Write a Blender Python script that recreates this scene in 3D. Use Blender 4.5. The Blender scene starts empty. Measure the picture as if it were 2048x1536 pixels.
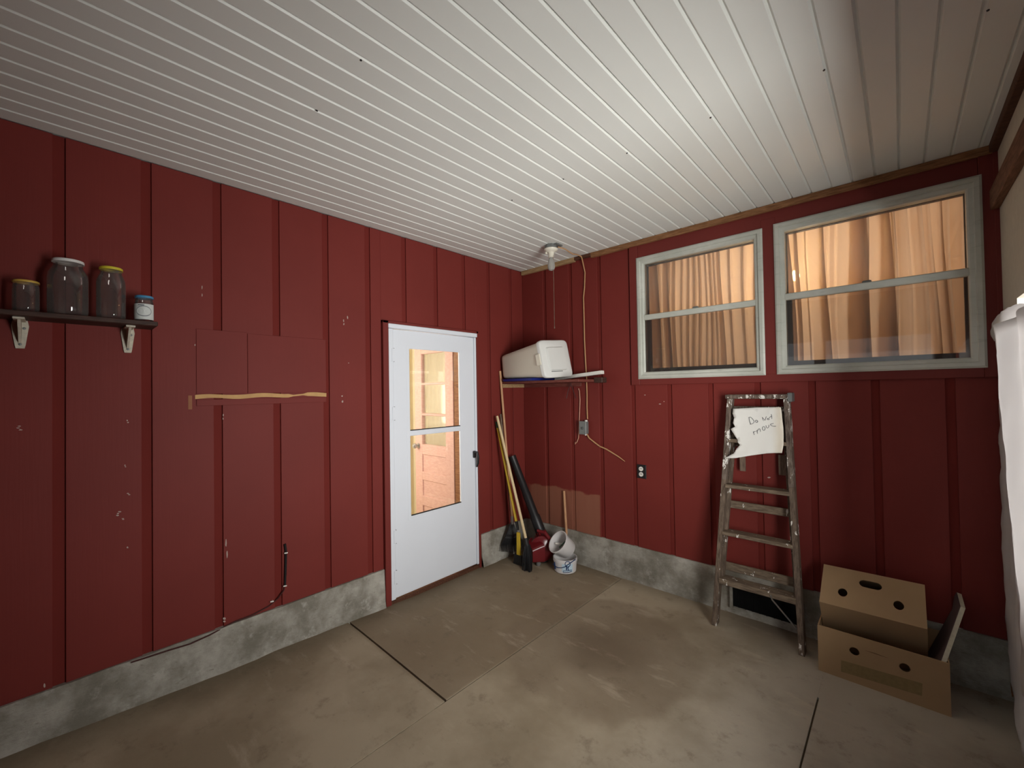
import bpy, bmesh, math, random
from mathutils import Vector, Matrix, noise

random.seed(7)
scene = bpy.context.scene
COL = scene.collection

# ------------------------------------------------------------------ camera
F, YAW, PITCH, ROLL = 843.92, math.radians(42.60436), math.radians(0.84828), math.radians(-0.93583)
CAM = Vector((2.82, -3.243, 1.58))
H = 2.7855                                     # ceiling height
_f = Vector((-math.sin(YAW) * math.cos(PITCH), math.cos(YAW) * math.cos(PITCH), math.sin(PITCH)))
_r = Vector((math.cos(YAW), math.sin(YAW), 0))
_u = _r.cross(_f)
RIGHT = math.cos(ROLL) * _r + math.sin(ROLL) * _u
UP = -math.sin(ROLL) * _r + math.cos(ROLL) * _u
FWD = _f
cam_data = bpy.data.cameras.new('camera')
cam = bpy.data.objects.new('camera', cam_data)
COL.objects.link(cam)
cam_data.sensor_fit = 'HORIZONTAL'
cam_data.sensor_width = 36
cam_data.lens = F * 36 / 2048
cam_data.clip_start = 0.02
m = Matrix((RIGHT, UP, -FWD)).transposed().to_4x4()
m.translation = CAM
cam.matrix_world = m
scene.camera = cam

# ------------------------------------------------------------------ view, world, daylight
vs = scene.view_settings
vs.view_transform = 'Standard'
vs.look = 'None'
vs.exposure = -0.15
vs.gamma = 1.0
vs.use_curve_mapping = False

world = bpy.data.worlds.new('sky')
scene.world = world
world.use_nodes = True
world.node_tree.nodes['Background'].inputs['Color'].default_value = (0.80, 0.90, 1.0, 1)
world.node_tree.nodes['Background'].inputs['Strength'].default_value = 0.42


def area(name, loc, rot, sx, sy, power, color):
    l = bpy.data.lights.new(name, 'AREA')
    l.shape = 'RECTANGLE'
    l.size, l.size_y, l.energy, l.color = sx, sy, power, color
    o = bpy.data.objects.new(name, l)
    COL.objects.link(o)
    o.location = loc
    o.rotation_euler = rot
    return o


# daylight from the sunlit yard outside the open bays on the right-hand side and behind the camera
area('daylight_yard', (4.75, -3.00, 0.95), (0, math.radians(90), 0), 2.8, 3.4, 750, (1.0, 0.985, 0.95))
area('daylight_drive', (2.6, -5.7, 0.90), (math.radians(90), 0, 0), 2.8, 2.4, 9, (1.0, 0.985, 0.95))


# ------------------------------------------------------------------ pixel -> point (photo frame 2048 x 1536)
def ray(u, v):
    return RIGHT * ((u - 1024) / F) - UP * ((v - 768) / F) + FWD


def onplane(u, v, axis, val):
    d = ray(u, v)
    t = (val - CAM[axis]) / d[axis]
    return CAM + d * t


def onA(u, v, x=0.0):
    return onplane(u, v, 0, x)


def onB(u, v, y=0.0):
    return onplane(u, v, 1, y)


def onF(u, v, z=0.0):
    return onplane(u, v, 2, z)


# ------------------------------------------------------------------ mesh helpers
class MB:
    def __init__(self):
        self.v, self.f = [], []

    def add(self, vs_, fs):
        n = len(self.v)
        self.v += [tuple(p) for p in vs_]
        self.f += [tuple(i + n for i in f) for f in fs]
        return self

    def box(self, x0, x1, y0, y1, z0, z1):
        return self.add([(x0, y0, z0), (x1, y0, z0), (x1, y1, z0), (x0, y1, z0), (x0, y0, z1), (x1, y0, z1), (x1, y1, z1), (x0, y1, z1)],
                        [(3, 2, 1, 0), (4, 5, 6, 7), (0, 1, 5, 4), (1, 2, 6, 5), (2, 3, 7, 6), (3, 0, 4, 7)])

    def hexa(self, a, b):
        """two quads of four corners each, joined"""
        return self.add(list(a) + list(b), [(3, 2, 1, 0), (4, 5, 6, 7), (0, 1, 5, 4), (1, 2, 6, 5), (2, 3, 7, 6), (3, 0, 4, 7)])

    def bar(self, p, q, w, t, side):
        """rectangular bar from p to q, width w along side, thickness t across"""
        p, q, s = Vector(p), Vector(q), Vector(side)
        d = (q - p).normalized()
        s = (s - d * s.dot(d)).normalized()
        n = d.cross(s)
        c = lambda o: [o + s * w / 2 * a + n * t / 2 * b for a, b in ((-1, -1), (1, -1), (1, 1), (-1, 1))]
        return self.hexa(c(p), c(q))

    def tube(self, pts, r, n=8, caps=True):
        pts = [Vector(p) for p in pts]
        rs = r if isinstance(r, (list, tuple)) else [r] * len(pts)
        up = None
        rings = []
        for i, p in enumerate(pts):
            d = (pts[min(i + 1, len(pts) - 1)] - pts[max(i - 1, 0)])
            d = d.normalized() if d.length > 1e-9 else Vector((0, 0, 1))
            if up is None:
                up = d.orthogonal().normalized()
            up = (up - d * up.dot(d))
            up = up.normalized() if up.length > 1e-6 else d.orthogonal().normalized()
            w = d.cross(up)
            rings.append([p + (up * math.cos(2 * math.pi * k / n) + w * math.sin(2 * math.pi * k / n)) * rs[i] for k in range(n)])
        vv = [q for ring in rings for q in ring]
        ff = []
        for i in range(len(rings) - 1):
            for k in range(n):
                a, b = i * n + k, i * n + (k + 1) % n
                ff.append((a, b, b + n, a + n))
        if caps:
            ff.append(tuple(range(n - 1, -1, -1)))
            ff.append(tuple(range((len(rings) - 1) * n, len(rings) * n)))
        return self.add(vv, ff)

    def lathe(self, prof, n=24, mat=None, cap0=False, cap1=False):
        """prof: (radius, height) list about the z axis of mat"""
        mat = mat or Matrix()
        vv, ff = [], []
        for r, z in prof:
            for k in range(n):
                a = 2 * math.pi * k / n
                vv.append(mat @ Vector((r * math.cos(a), r * math.sin(a), z)))
        for i in range(len(prof) - 1):
            for k in range(n):
                a, b = i * n + k, i * n + (k + 1) % n
                ff.append((a, b, b + n, a + n))
        if cap0:
            ff.append(tuple(range(n - 1, -1, -1)))
        if cap1:
            ff.append(tuple(range((len(prof) - 1) * n, len(prof) * n)))
        return self.add(vv, ff)

    def prism(self, poly, ext):
        """closed polygon of 3D points pushed along ext"""
        poly = [Vector(p) for p in poly]
        e = Vector(ext)
        n = len(poly)
        return self.add(poly + [p + e for p in poly],
                        [tuple(range(n - 1, -1, -1)), tuple(range(n, 2 * n))] + [(i, (i + 1) % n, (i + 1) % n + n, i + n) for i in range(n)])

    def grid(self, fn, nu, nv):
        vv = [fn(i / nu, j / nv) for j in range(nv + 1) for i in range(nu + 1)]
        ff = [(j * (nu + 1) + i, j * (nu + 1) + i + 1, (j + 1) * (nu + 1) + i + 1, (j + 1) * (nu + 1) + i) for j in range(nv) for i in range(nu)]
        return self.add(vv, ff)

    def build(self, name, mat, parent=None, bevel=0, smooth=False, seg=1, angle=35, solid=0):
        bm = bmesh.new()
        vl = [bm.verts.new(p) for p in self.v]
        for f in self.f:
            try:
                bm.faces.new([vl[i] for i in f])
            except ValueError:
                pass
        bmesh.ops.recalc_face_normals(bm, faces=bm.faces)
        if solid:
            bmesh.ops.solidify(bm, geom=bm.faces[:], thickness=solid)
        if bevel:
            es = [e for e in bm.edges if len(e.link_faces) == 2 and e.calc_face_angle(0) > math.radians(30)]
            bmesh.ops.bevel(bm, geom=es, offset=bevel, segments=seg, affect='EDGES', clamp_overlap=True)
        me = bpy.data.meshes.new(name)
        bm.to_mesh(me)
        bm.free()
        if smooth:
            me.polygons.foreach_set('use_smooth', [True] * len(me.polygons))
            me.set_sharp_from_angle(angle=math.radians(angle))
        me.materials.append(mat)
        return link(name, me, parent)


def link(name, me, parent=None):
    o = bpy.data.objects.new(name, me)
    COL.objects.link(o)
    if parent is not None:
        o.parent = parent
        top = Vector(parent.get('_o', (0, 0, 0)))
        if top.length:
            o.matrix_parent_inverse = Matrix.Translation(-top)
    return o


def tag(o, label, cat, group=None, kind=None):
    o['label'] = label
    o['category'] = cat
    if group:
        o['group'] = group
    if kind:
        o['kind'] = kind
    return o


def thing(name, label, cat, loc=(0, 0, 0), group=None, kind=None):
    o = bpy.data.objects.new(name, None)
    COL.objects.link(o)
    o.empty_display_size = 0.1
    o.location = loc
    o['_o'] = list(loc)
    return tag(o, label, cat, group, kind)


# ------------------------------------------------------------------ materials
class NT:
    def __init__(self, name):
        self.m = bpy.data.materials.new(name)
        self.m.use_nodes = True
        self.t = self.m.node_tree
        self.b = self.t.nodes['Principled BSDF']
        self.out = self.t.nodes['Material Output']

    def n(self, typ, props=None, **ins):
        nd = self.t.nodes.new(typ)
        for k, v in (props or {}).items():
            setattr(nd, k, v)
        for k, v in ins.items():
            self.set(nd, k, v)
        return nd

    def set(self, nd, k, v):
        key = int(k[1:]) if k[0] == 'i' and k[1:].isdigit() else k.replace('_', ' ')
        s = nd.inputs[key]
        if isinstance(v, bpy.types.NodeSocket):
            self.t.links.new(v, s)
        else:
            s.default_value = v

    def pos(self):
        return self.n('ShaderNodeNewGeometry').outputs['Position']

    def obj(self):
        return self.n('ShaderNodeTexCoord').outputs['Object']

    def scale(self, vec, s):
        return self.n('ShaderNodeVectorMath', {'operation': 'MULTIPLY'}, i0=vec, i1=s).outputs[0]

    def noise(self, vec, scale, detail=4, rough=0.55):
        return self.n('ShaderNodeTexNoise', None, Vector=vec, Scale=scale, Detail=detail, Roughness=rough).outputs['Fac']

    def math(self, op, a, b=0.0, c=0.0, clamp=False):
        return self.n('ShaderNodeMath', {'operation': op, 'use_clamp': clamp}, i0=a, i1=b, i2=c).outputs[0]

    def ramp(self, fac, lo, hi):
        """smooth 0..1 from lo to hi"""
        return self.n('ShaderNodeMapRange', {'interpolation_type': 'SMOOTHSTEP'}, i0=fac, i1=lo, i2=hi).outputs[0]

    def mix(self, fac, a, b, blend='MIX'):
        nd = self.t.nodes.new('ShaderNodeMix')
        nd.data_type = 'RGBA'
        nd.blend_type = blend
        for i, v in ((0, fac), (6, a), (7, b)):
            if isinstance(v, bpy.types.NodeSocket):
                self.t.links.new(v, nd.inputs[i])
            else:
                nd.inputs[i].default_value = v if i == 0 else (*v[:3], 1)
        return nd.outputs[2]

    def bump(self, h, strength=0.3, dist=0.01):
        o = self.n('ShaderNodeBump', None, Height=h, Strength=strength, Distance=dist).outputs[0]
        self.t.links.new(o, self.b.inputs['Normal'])

    def sep(self, vec):
        s = self.n('ShaderNodeSeparateXYZ', None, i0=vec)
        return s.outputs[0], s.outputs[1], s.outputs[2]

    def base(self, col=None, rough=None, spec=None, metal=None):
        for k, v in (('Base Color', col), ('Roughness', rough), ('Specular IOR Level', spec), ('Metallic', metal)):
            if v is None:
                continue
            if isinstance(v, bpy.types.NodeSocket):
                self.t.links.new(v, self.b.inputs[k])
            else:
                self.b.inputs[k].default_value = (*v, 1) if isinstance(v, tuple) and len(v) == 3 else v
        return self.m


def lin(r, g, b):
    return tuple(((c / 255) / 12.92 if c / 255 <= 0.04045 else ((c / 255 + 0.055) / 1.055) ** 2.4) for c in (r, g, b))


def plain(name, col, rough=0.6, spec=0.4, metal=0.0, var=0.12, nscale=9.0):
    t = NT(name)
    f = t.noise(t.obj(), nscale)
    c = t.mix(f, tuple(x * (1 - var) for x in col), tuple(min(1, x * (1 + var)) for x in col))
    return t.base(c, rough, spec, metal)


def red_paint(name, rough, spec, patch=False, dark=1.0):
    t = NT(name)
    p = t.pos()
    f = t.noise(p, 2.2, 5)
    g = t.noise(t.scale(p, (30, 30, 1.2)), 3.0, 3)
    c = t.mix(f, tuple(x * 0.88 * dark for x in (0.168, 0.0245, 0.0195)), tuple(x * 1.12 * dark for x in (0.178, 0.0260, 0.0205)))
    if patch:
        x, y, z = t.sep(p)
        e = t.math('ADD', z, t.math('MULTIPLY', t.math('SUBTRACT', t.noise(p, 5, 3), 0.5), 0.12))
        a = t.ramp(e, 0.652, 0.632)
        b = t.ramp(t.math('ADD', x, t.math('MULTIPLY', f, 0.03)), 0.885, 0.868)
        b2 = t.ramp(x, 0.02, 0.10)
        k = t.math('MULTIPLY', t.math('MULTIPLY', a, b), b2)
        h2 = t.noise(t.scale(p, (25, 25, 1)), 1.0, 3)
        k = t.math('MULTIPLY', k, t.math('ADD', t.math('MULTIPLY', h2, 0.3), 0.72, 0, True))
        c = t.mix(k, c, (0.27, 0.108, 0.067))
    t.bump(g, 0.12, 0.004)
    return t.base(c, rough, spec)


M = {}
M['red'] = red_paint('barn_red_paint', 0.6, 0.22)
M['red_b'] = red_paint('barn_red_paint_with_bare_patch', 0.6, 0.22, True)
M['red_groove'] = red_paint('barn_red_groove', 0.8, 0.12, False, 0.9)
M['red_groove_b'] = red_paint('barn_red_groove_with_bare_patch', 0.8, 0.12, True, 0.93)
M['red_trim'] = red_paint('barn_red_trim', 0.6, 0.3, False, 0.92)
M['white_ceiling'] = plain('white_ceiling_panel', (0.755, 0.775, 0.735), 0.42, 0.4, 0, 0.03, 3)
M['white_door'] = plain('white_enamel', (0.745, 0.785, 0.845), 0.4, 0.4, 0, 0.02, 4)
M['black'] = plain('black_plastic', (0.013, 0.013, 0.014), 0.42, 0.45)
M['dark'] = plain('painted_dark', (0.006, 0.006, 0.006), 0.9, 0.1)
M['gap'] = plain('dark_joint_dirt', (0.15, 0.115, 0.078), 0.95, 0.1)
M['rawwood'] = plain('bare_pine', (0.56, 0.34, 0.145), 0.7, 0.2, 0, 0.2, 20)
M['cream'] = plain('cream_wall', (0.83, 0.74, 0.52), 0.8, 0.2, 0, 0.03)


def wood(name, c0, c1, axis=(1, 1, 1), rough=0.65, splat=0.0, splat_col=(0.75, 0.73, 0.68), spec=0.25):
    t = NT(name)
    p = t.obj()
    g = t.noise(t.scale(p, axis), 4.0, 6, 0.65)
    c = t.mix(t.ramp(g, 0.3, 0.72), c0, c1)
    if splat:
        s = t.noise(t.scale(p, (1, 1, 0.45)), 30.0, 3, 0.7)
        s2 = t.noise(p, 5.0, 2)
        k = t.ramp(t.math('ADD', s, t.math('MULTIPLY', s2, 0.25)), splat, splat + 0.02)
        c = t.mix(k, c, splat_col)
    t.bump(g, 0.25, 0.003)
    return t.base(c, rough, spec)


M['ladder'] = wood('weathered_ladder_wood', (0.075, 0.052, 0.037), (0.20, 0.148, 0.108), (18, 18, 3), 0.7, 0.775)
M['ladder_top'] = wood('paint_splashed_ladder_wood', (0.065, 0.043, 0.032), (0.22, 0.175, 0.14), (18, 18, 3), 0.6, 0.70)
M['step'] = wood('ladder_step_wood', (0.10, 0.07, 0.048), (0.235, 0.18, 0.125), (3, 18, 18), 0.7, 0.775)
M['trimwood'] = wood('brown_trim_wood', (0.17, 0.075, 0.030), (0.33, 0.165, 0.075), (3, 25, 25), 0.7)
M['darktrim'] = wood('dark_brown_trim_wood', (0.06, 0.022, 0.012), (0.13, 0.055, 0.03), (3, 25, 25), 0.7)
M['shelf_dark'] = wood('dark_stained_shelf', (0.035, 0.018, 0.013), (0.08, 0.04, 0.03), (20, 3, 20), 0.55)
M['shelf_red'] = wood('red_brown_shelf', (0.12, 0.03, 0.022), (0.2, 0.06, 0.045), (3, 20, 20), 0.6)
M['handle_wood'] = wood('pale_handle_wood', (0.62, 0.47, 0.26), (0.74, 0.60, 0.37), (30, 30, 4), 0.5)
M['handle_peach'] = wood('orange_tan_handle_wood', (0.48, 0.25, 0.13), (0.62, 0.36, 0.20), (30, 30, 4), 0.5)
M['handle_grey'] = wood('grey_brown_handle_wood', (0.12, 0.08, 0.06), (0.24, 0.17, 0.12), (30, 30, 4), 0.6)
M['inner_door'] = wood('salmon_orange_varnished_door', (0.58, 0.35, 0.285), (0.68, 0.44, 0.365), (6, 6, 20), 0.45)
M['yellow'] = plain('yellow_plastic', (0.68, 0.47, 0.035), 0.4, 0.4)
M['green'] = plain('green_plastic', (0.03, 0.09, 0.045), 0.5, 0.4)
M['redplastic'] = plain('dark_red_glossy_plastic', (0.15, 0.012, 0.016), 0.22, 0.5)
M['bluelid'] = plain('blue_plastic', (0.012, 0.022, 0.17), 0.35, 0.5)
M['bin'] = plain('cream_white_plastic', (0.72, 0.68, 0.57), 0.42, 0.4, 0, 0.03)
M['binlid'] = plain('white_plastic_lid', (0.70, 0.71, 0.68), 0.35, 0.45, 0, 0.03)
M['white'] = plain('white_paint', (0.80, 0.78, 0.72), 0.55, 0.3, 0, 0.04)
M['bucket'] = plain('white_bucket_plastic', (0.68, 0.66, 0.65), 0.4, 0.4, 0, 0.05)
M['bluepaint'] = plain('navy_print', (0.01, 0.035, 0.12), 0.5, 0.3)
M['skyprint'] = plain('pale_blue_print', (0.55, 0.70, 0.80), 0.5, 0.3)
M['porcelain'] = plain('cream_porcelain', (0.76, 0.73, 0.62), 0.25, 0.5, 0, 0.03)
M['greymetal'] = plain('grey_painted_metal', (0.17, 0.18, 0.175), 0.45, 0.5, 0.2)
M['steel'] = plain('dull_steel', (0.45, 0.45, 0.44), 0.35, 0.5, 0.8)
M['cable'] = plain('tan_cable_sheath', (0.50, 0.29, 0.14), 0.6, 0.3)
M['pinkwire'] = plain('copper_pink_wire', (0.55, 0.28, 0.19), 0.5, 0.4)
M['browncable'] = plain('dark_brown_cable', (0.06, 0.018, 0.016), 0.5, 0.4)
M['alu'] = None


def alu():
    t = NT('weathered_aluminium_frame')
    p = t.pos()
    f = t.noise(p, 3.0, 5)
    g = t.noise(t.scale(p, (12, 12, 60)), 1.0, 3)
    c = t.mix(t.ramp(f, 0.35, 0.7), (0.50, 0.52, 0.46), (0.62, 0.63, 0.57))
    c = t.mix(t.math('MULTIPLY', t.ramp(g, 0.55, 0.8), 0.35), c, (0.28, 0.30, 0.25))
    t.bump(g, 0.1, 0.002)
    return t.base(c, 0.5, 0.45, 0.15)


M['alu'] = alu()


def concrete_kerb():
    t = NT('rough_grey_concrete')
    p = t.pos()
    x, y, z = t.sep(p)
    f = t.noise(p, 4.0, 8, 0.65)
    g = t.noise(t.scale(p, (1, 1, 3)), 22.0, 6, 0.7)
    c = t.mix(t.ramp(f, 0.35, 0.68), (0.20, 0.185, 0.15), (0.44, 0.42, 0.37))
    c = t.mix(t.math('MULTIPLY', t.ramp(g, 0.58, 0.72), 0.55), c, (0.13, 0.11, 0.08))
    h = t.noise(p, 9.0, 5, 0.7)
    c = t.mix(t.math('MULTIPLY', t.ramp(h, 0.55, 0.7), 0.5), c, (0.55, 0.53, 0.48))
    t.bump(g, 0.5, 0.012)
    return t.base(c, 0.9, 0.15)


M['kerb'] = concrete_kerb()


def concrete_floor():
    t = NT('dusty_brown_concrete_floor')
    p = t.pos()
    x, y, z = t.sep(p)
    f = t.noise(p, 1.1, 6, 0.6)
    g = t.noise(p, 7.0, 8, 0.7)
    q = t.noise(p, 45.0, 3, 0.7)
    tan = t.mix(t.ramp(f, 0.38, 0.62), (0.30, 0.245, 0.165), (0.43, 0.365, 0.26))
    grey = t.mix(t.ramp(f, 0.38, 0.62), (0.30, 0.265, 0.21), (0.43, 0.385, 0.31))
    # dust turns greyer towards the boxes
    gx = t.ramp(t.math('ADD', x, t.math('MULTIPLY', f, 0.8)), 1.9, 3.0)
    c = t.mix(gx, tan, grey)
    # brown, less dusty slab at the storm door
    kx = t.ramp(t.math('ADD', x, t.math('MULTIPLY', t.noise(p, 3, 3), 0.05)), 1.11, 1.085)
    ky = t.ramp(y, -1.92, -1.885)
    k = t.math('MULTIPLY', kx, ky)
    c = t.mix(t.math('MULTIPLY', k, 0.62), c, (0.215, 0.16, 0.10))
    # damp round stain
    dx = t.math('SUBTRACT', x, 1.42)
    dy = t.math('SUBTRACT', y, -0.98)
    d = t.math('SQRT', t.math('ADD', t.math('MULTIPLY', dx, dx), t.math('MULTIPLY', dy, dy)))
    dn = t.math('ADD', d, t.math('MULTIPLY', t.math('SUBTRACT', t.noise(p, 2.6, 4), 0.5), 0.34))
    s = t.ramp(dn, 0.62, 0.53)
    s2 = t.ramp(dn, 0.48, 0.05)
    c = t.mix(t.math('MULTIPLY', s, 0.48), c, (0.20, 0.15, 0.10))
    c = t.mix(t.math('MULTIPLY', s2, 0.65), c, (0.135, 0.10, 0.066))
    # pale scraped streaks, dark blots
    w = t.noise(t.scale(p, (1, 3.2, 1)), 2.6, 6, 0.65)
    c = t.mix(t.math('MULTIPLY', t.ramp(w, 0.56, 0.7), 0.42), c, (0.52, 0.44, 0.33))
    c = t.mix(t.math('MULTIPLY', t.ramp(g, 0.54, 0.72), 0.5), c, (0.15, 0.115, 0.078))
    c = t.mix(t.math('MULTIPLY', t.ramp(q, 0.66, 0.74), 0.3), c, (0.10, 0.08, 0.06))
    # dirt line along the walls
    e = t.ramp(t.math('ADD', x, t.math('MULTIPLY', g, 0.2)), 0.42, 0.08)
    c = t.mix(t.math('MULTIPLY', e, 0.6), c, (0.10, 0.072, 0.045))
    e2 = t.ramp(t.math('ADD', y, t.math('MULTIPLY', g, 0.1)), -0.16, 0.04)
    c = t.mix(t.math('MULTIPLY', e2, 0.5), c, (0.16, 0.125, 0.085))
    t.bump(t.math('ADD', g, t.math('MULTIPLY', q, 0.25)), 0.22, 0.01)
    return t.base(c, t.math('ADD', t.math('MULTIPLY', s2, -0.25), 0.82), 0.25)


M['floor'] = concrete_floor()


def cardboard():
    t = NT('brown_cardboard')
    p = t.obj()
    f = t.noise(p, 5.0, 5)
    c = t.mix(f, (0.33, 0.215, 0.115), (0.42, 0.285, 0.16))
    g = t.noise(t.scale(p, (90, 1, 1)), 2.0, 2)
    t.bump(g, 0.08, 0.001)
    return t.base(c, 0.8, 0.2)


M['cardboard'] = cardboard()
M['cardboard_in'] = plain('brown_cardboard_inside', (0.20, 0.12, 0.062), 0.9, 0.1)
M['greenprint'] = plain('olive_print_on_cardboard', (0.255, 0.188, 0.09), 0.85, 0.15, 0, 0.22, 60)


def glass(name, tint=(1, 1, 1), refl=1.0, haze=0.0, haze_col=(0.5, 0.45, 0.42)):
    t = NT(name)
    t.t.nodes.remove(t.b)
    tr = t.n('ShaderNodeBsdfTransparent', None, Color=(*tint, 1))
    gl = t.n('ShaderNodeBsdfGlossy', None, Color=(1, 1, 1, 1), Roughness=0.02)
    fr = t.n('ShaderNodeFresnel', None, IOR=1.45)
    k = t.math('MULTIPLY', fr.outputs[0], refl, 0, True)
    mx = t.n('ShaderNodeMixShader', None, i0=k, i1=tr.outputs[0], i2=gl.outputs[0])
    sh = mx.outputs[0]
    if haze:
        df = t.n('ShaderNodeBsdfDiffuse', None, Color=(*haze_col, 1))
        sh = t.n('ShaderNodeMixShader', None, i0=haze, i1=sh, i2=df.outputs[0]).outputs[0]
    t.t.links.new(sh, t.out.inputs['Surface'])
    return t.m


M['pane'] = glass('window_pane', (0.95, 0.95, 0.93), 1.5, 0.035, (0.6, 0.58, 0.55))
M['pane_lower'] = glass('storm_pane', (0.74, 0.73, 0.71), 1.8, 0.045, (0.6, 0.58, 0.55))
M['pane_door'] = glass('door_pane', (0.97, 0.97, 0.96), 0.8)
M['jar'] = glass('dusty_jar_glass', (0.72, 0.69, 0.67), 1.6, 0.075, (0.55, 0.5, 0.48))
M['bulb'] = glass('dusty_bulb_glass', (0.8, 0.8, 0.78), 1.2, 0.40, (0.6, 0.6, 0.57))


def cloth(name, col, trans, clear=0.0):
    t = NT(name)
    t.t.nodes.remove(t.b)
    df = t.n('ShaderNodeBsdfDiffuse', None, Color=(*col, 1))
    tl = t.n('ShaderNodeBsdfTranslucent', None, Color=(*col, 1))
    sh = t.n('ShaderNodeMixShader', None, i0=trans, i1=df.outputs[0], i2=tl.outputs[0]).outputs[0]
    if clear:
        tp = t.n('ShaderNodeBsdfTransparent', None, Color=(1, 1, 1, 1))
        sh = t.n('ShaderNodeMixShader', None, i0=clear, i1=sh, i2=tp.outputs[0]).outputs[0]
    t.t.links.new(sh, t.out.inputs['Surface'])
    return t.m


M['curtain'] = cloth('peach_sheer_curtain', (0.80, 0.65, 0.52), 0.62, 0.10)
M['lace'] = cloth('cream_lace', (0.95, 0.84, 0.72), 0.5, 0.55)
M['tarp'] = cloth('white_woven_tarp', (0.78, 0.765, 0.76), 0.38)
M['insul'] = plain('cream_insulation_board', (0.56, 0.51, 0.42), 0.9, 0.1, 0, 0.1, 30)


def paper():
    t = NT('crumpled_white_paper')
    p = t.obj()
    x, y, z = t.sep(p)
    e = t.ramp(x, 2.20, 2.26)
    c = t.mix(t.math('MULTIPLY', e, 0.5), (0.80, 0.80, 0.76), (0.76, 0.66, 0.47))
    t.bump(t.noise(p, 14, 4), 0.25, 0.01)
    return t.base(c, 0.8, 0.15)


M['paper'] = paper()
M['ink'] = plain('grey_ink', (0.10, 0.10, 0.11), 0.7, 0.2)
M['jarlabel'] = plain('white_jar_label', (0.66, 0.70, 0.68), 0.6, 0.3)
M['jarlabelgrey'] = plain('grey_print', (0.22, 0.24, 0.26), 0.6, 0.3)
M['whitelid'] = plain('white_tin_lid', (0.78, 0.78, 0.76), 0.35, 0.5)
M['yellowlid'] = plain('lemon_yellow_tin_lid', (0.68, 0.58, 0.045), 0.35, 0.5, 0, 0.1, 40)
M['orangelid'] = plain('amber_yellow_tin_lid', (0.62, 0.40, 0.08), 0.35, 0.5)
M['bluejarlid'] = plain('sky_blue_tin_lid', (0.07, 0.28, 0.50), 0.35, 0.5)
M['bracketpaint'] = plain('chipped_cream_paint', (0.58, 0.54, 0.44), 0.6, 0.3, 0, 0.35, 60)
M['foam'] = plain('off_white_foam_edge', (0.60, 0.56, 0.43), 0.8, 0.2, 0, 0.2, 60)
M['boardface'] = plain('dull_brown_board_face', (0.13, 0.09, 0.085), 0.8, 0.2)


def emit(name, col, s):
    t = NT(name)
    t.base((0.8, 0.8, 0.8), 0.6)
    t.b.inputs['Emission Color'].default_value = (*col, 1)
    t.b.inputs['Emission Strength'].default_value = s
    return t.m


# ================================================================== STRUCTURE
# ------------------------------------------------------------------ floor
def floor_z(x, y):
    s = 0.0
    if y < -1.35:
        a = min(1, max(0, (-1.35 - y) / 0.9))
        s = 0.045 * a
    if y < -2.6:
        s += 0.045 * min(1, (-2.6 - y) / 0.85)
    k = max(0.0, 1 - x / 1.3)
    return s * k * k * (3 - 2 * k)


fl = thing('floor', 'brown dusty concrete slab floor with dark joints', 'floor', kind='structure')
MB().box(-0.14, 3.4, -6.3, 0.14, -0.08, -0.012).build('joint_bed', M['gap'], fl)


def slab(x0, x1, y0, y1, nx, ny):
    mb = MB()
    top = lambda a, b: (x0 + (x1 - x0) * a, y0 + (y1 - y0) * b, floor_z(x0 + (x1 - x0) * a, y0 + (y1 - y0) * b))
    mb.grid(top, nx, ny)
    ed = [(i / nx, 0) for i in range(nx)] + [(1, j / ny) for j in range(ny)] + [(1 - i / nx, 1) for i in range(nx)] + [(0, 1 - j / ny) for j in range(ny)]
    ring = [Vector(top(a, b)) for a, b in ed]
    n = len(ring)
    vv = ring + [Vector((p.x, p.y, -0.03)) for p in ring]
    mb.add(vv, [(i, (i + 1) % n, (i + 1) % n + n, i + n) for i in range(n)])
    mb.build('slab', M['floor'], fl)


slab(-0.02, 1.076, -1.882, 0.02, 12, 14)
slab(-0.02, 1.078, -6.2, -1.894, 12, 30)
slab(1.084, 2.476, -6.2, 0.02, 4, 12)
slab(2.484, 3.3, -6.2, 0.02, 4, 12)

MB().box(2.474, 2.486, -0.62, 0.02, -0.02, -0.0015).build('joint_filler', M['floor'], fl)
MB().box(1.075, 1.086, -6.2, -1.96, -0.02, -0.0012).build('joint_filler', M['floor'], fl)

# ------------------------------------------------------------------ ceiling of narrow white panels
ce = thing('ceiling', 'white ceiling of narrow grooved panels', 'ceiling', kind='structure')
MB().box(-0.1, 3.35, -6.2, 0.1, H + 0.02, H + 0.08).build('ceiling_backing', M['white_ceiling'], ce)
PW = 0.1016
prof = [(0, H + 0.010), (0.0075, H), (PW - 0.0075, H), (PW, H + 0.010), (PW, H + 0.021), (0, H + 0.021)]
pm = MB().prism([(x, -6.15, z) for x, z in prof], (0, 6.149, 0))
p0 = pm.build('ceiling_plank', M['white_ceiling'], ce)
for i in range(32):
    o = p0 if i == 0 else link('ceiling_plank', p0.data, ce)
    o.location.x = -0.003 + PW * i
sm = MB().lathe([(0.0, 0), (0.0035, 0.0), (0.0045, 0.004)], 8)
s0 = None
for (x, y) in [(1.408, -2.488), (1.017, -2.482), (2.632, -1.246), (2.222, -1.252), (1.816, -1.253), (3.056, -1.194), (1.035, -1.274), (1.426, -1.263)]:
    if s0 is None:
        s0 = sm.build('ceiling_screw', M['black'], ce)
        o = s0
    else:
        o = link('ceiling_screw', s0.data, ce)
    o.location = (x, y, H - 0.003)

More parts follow.
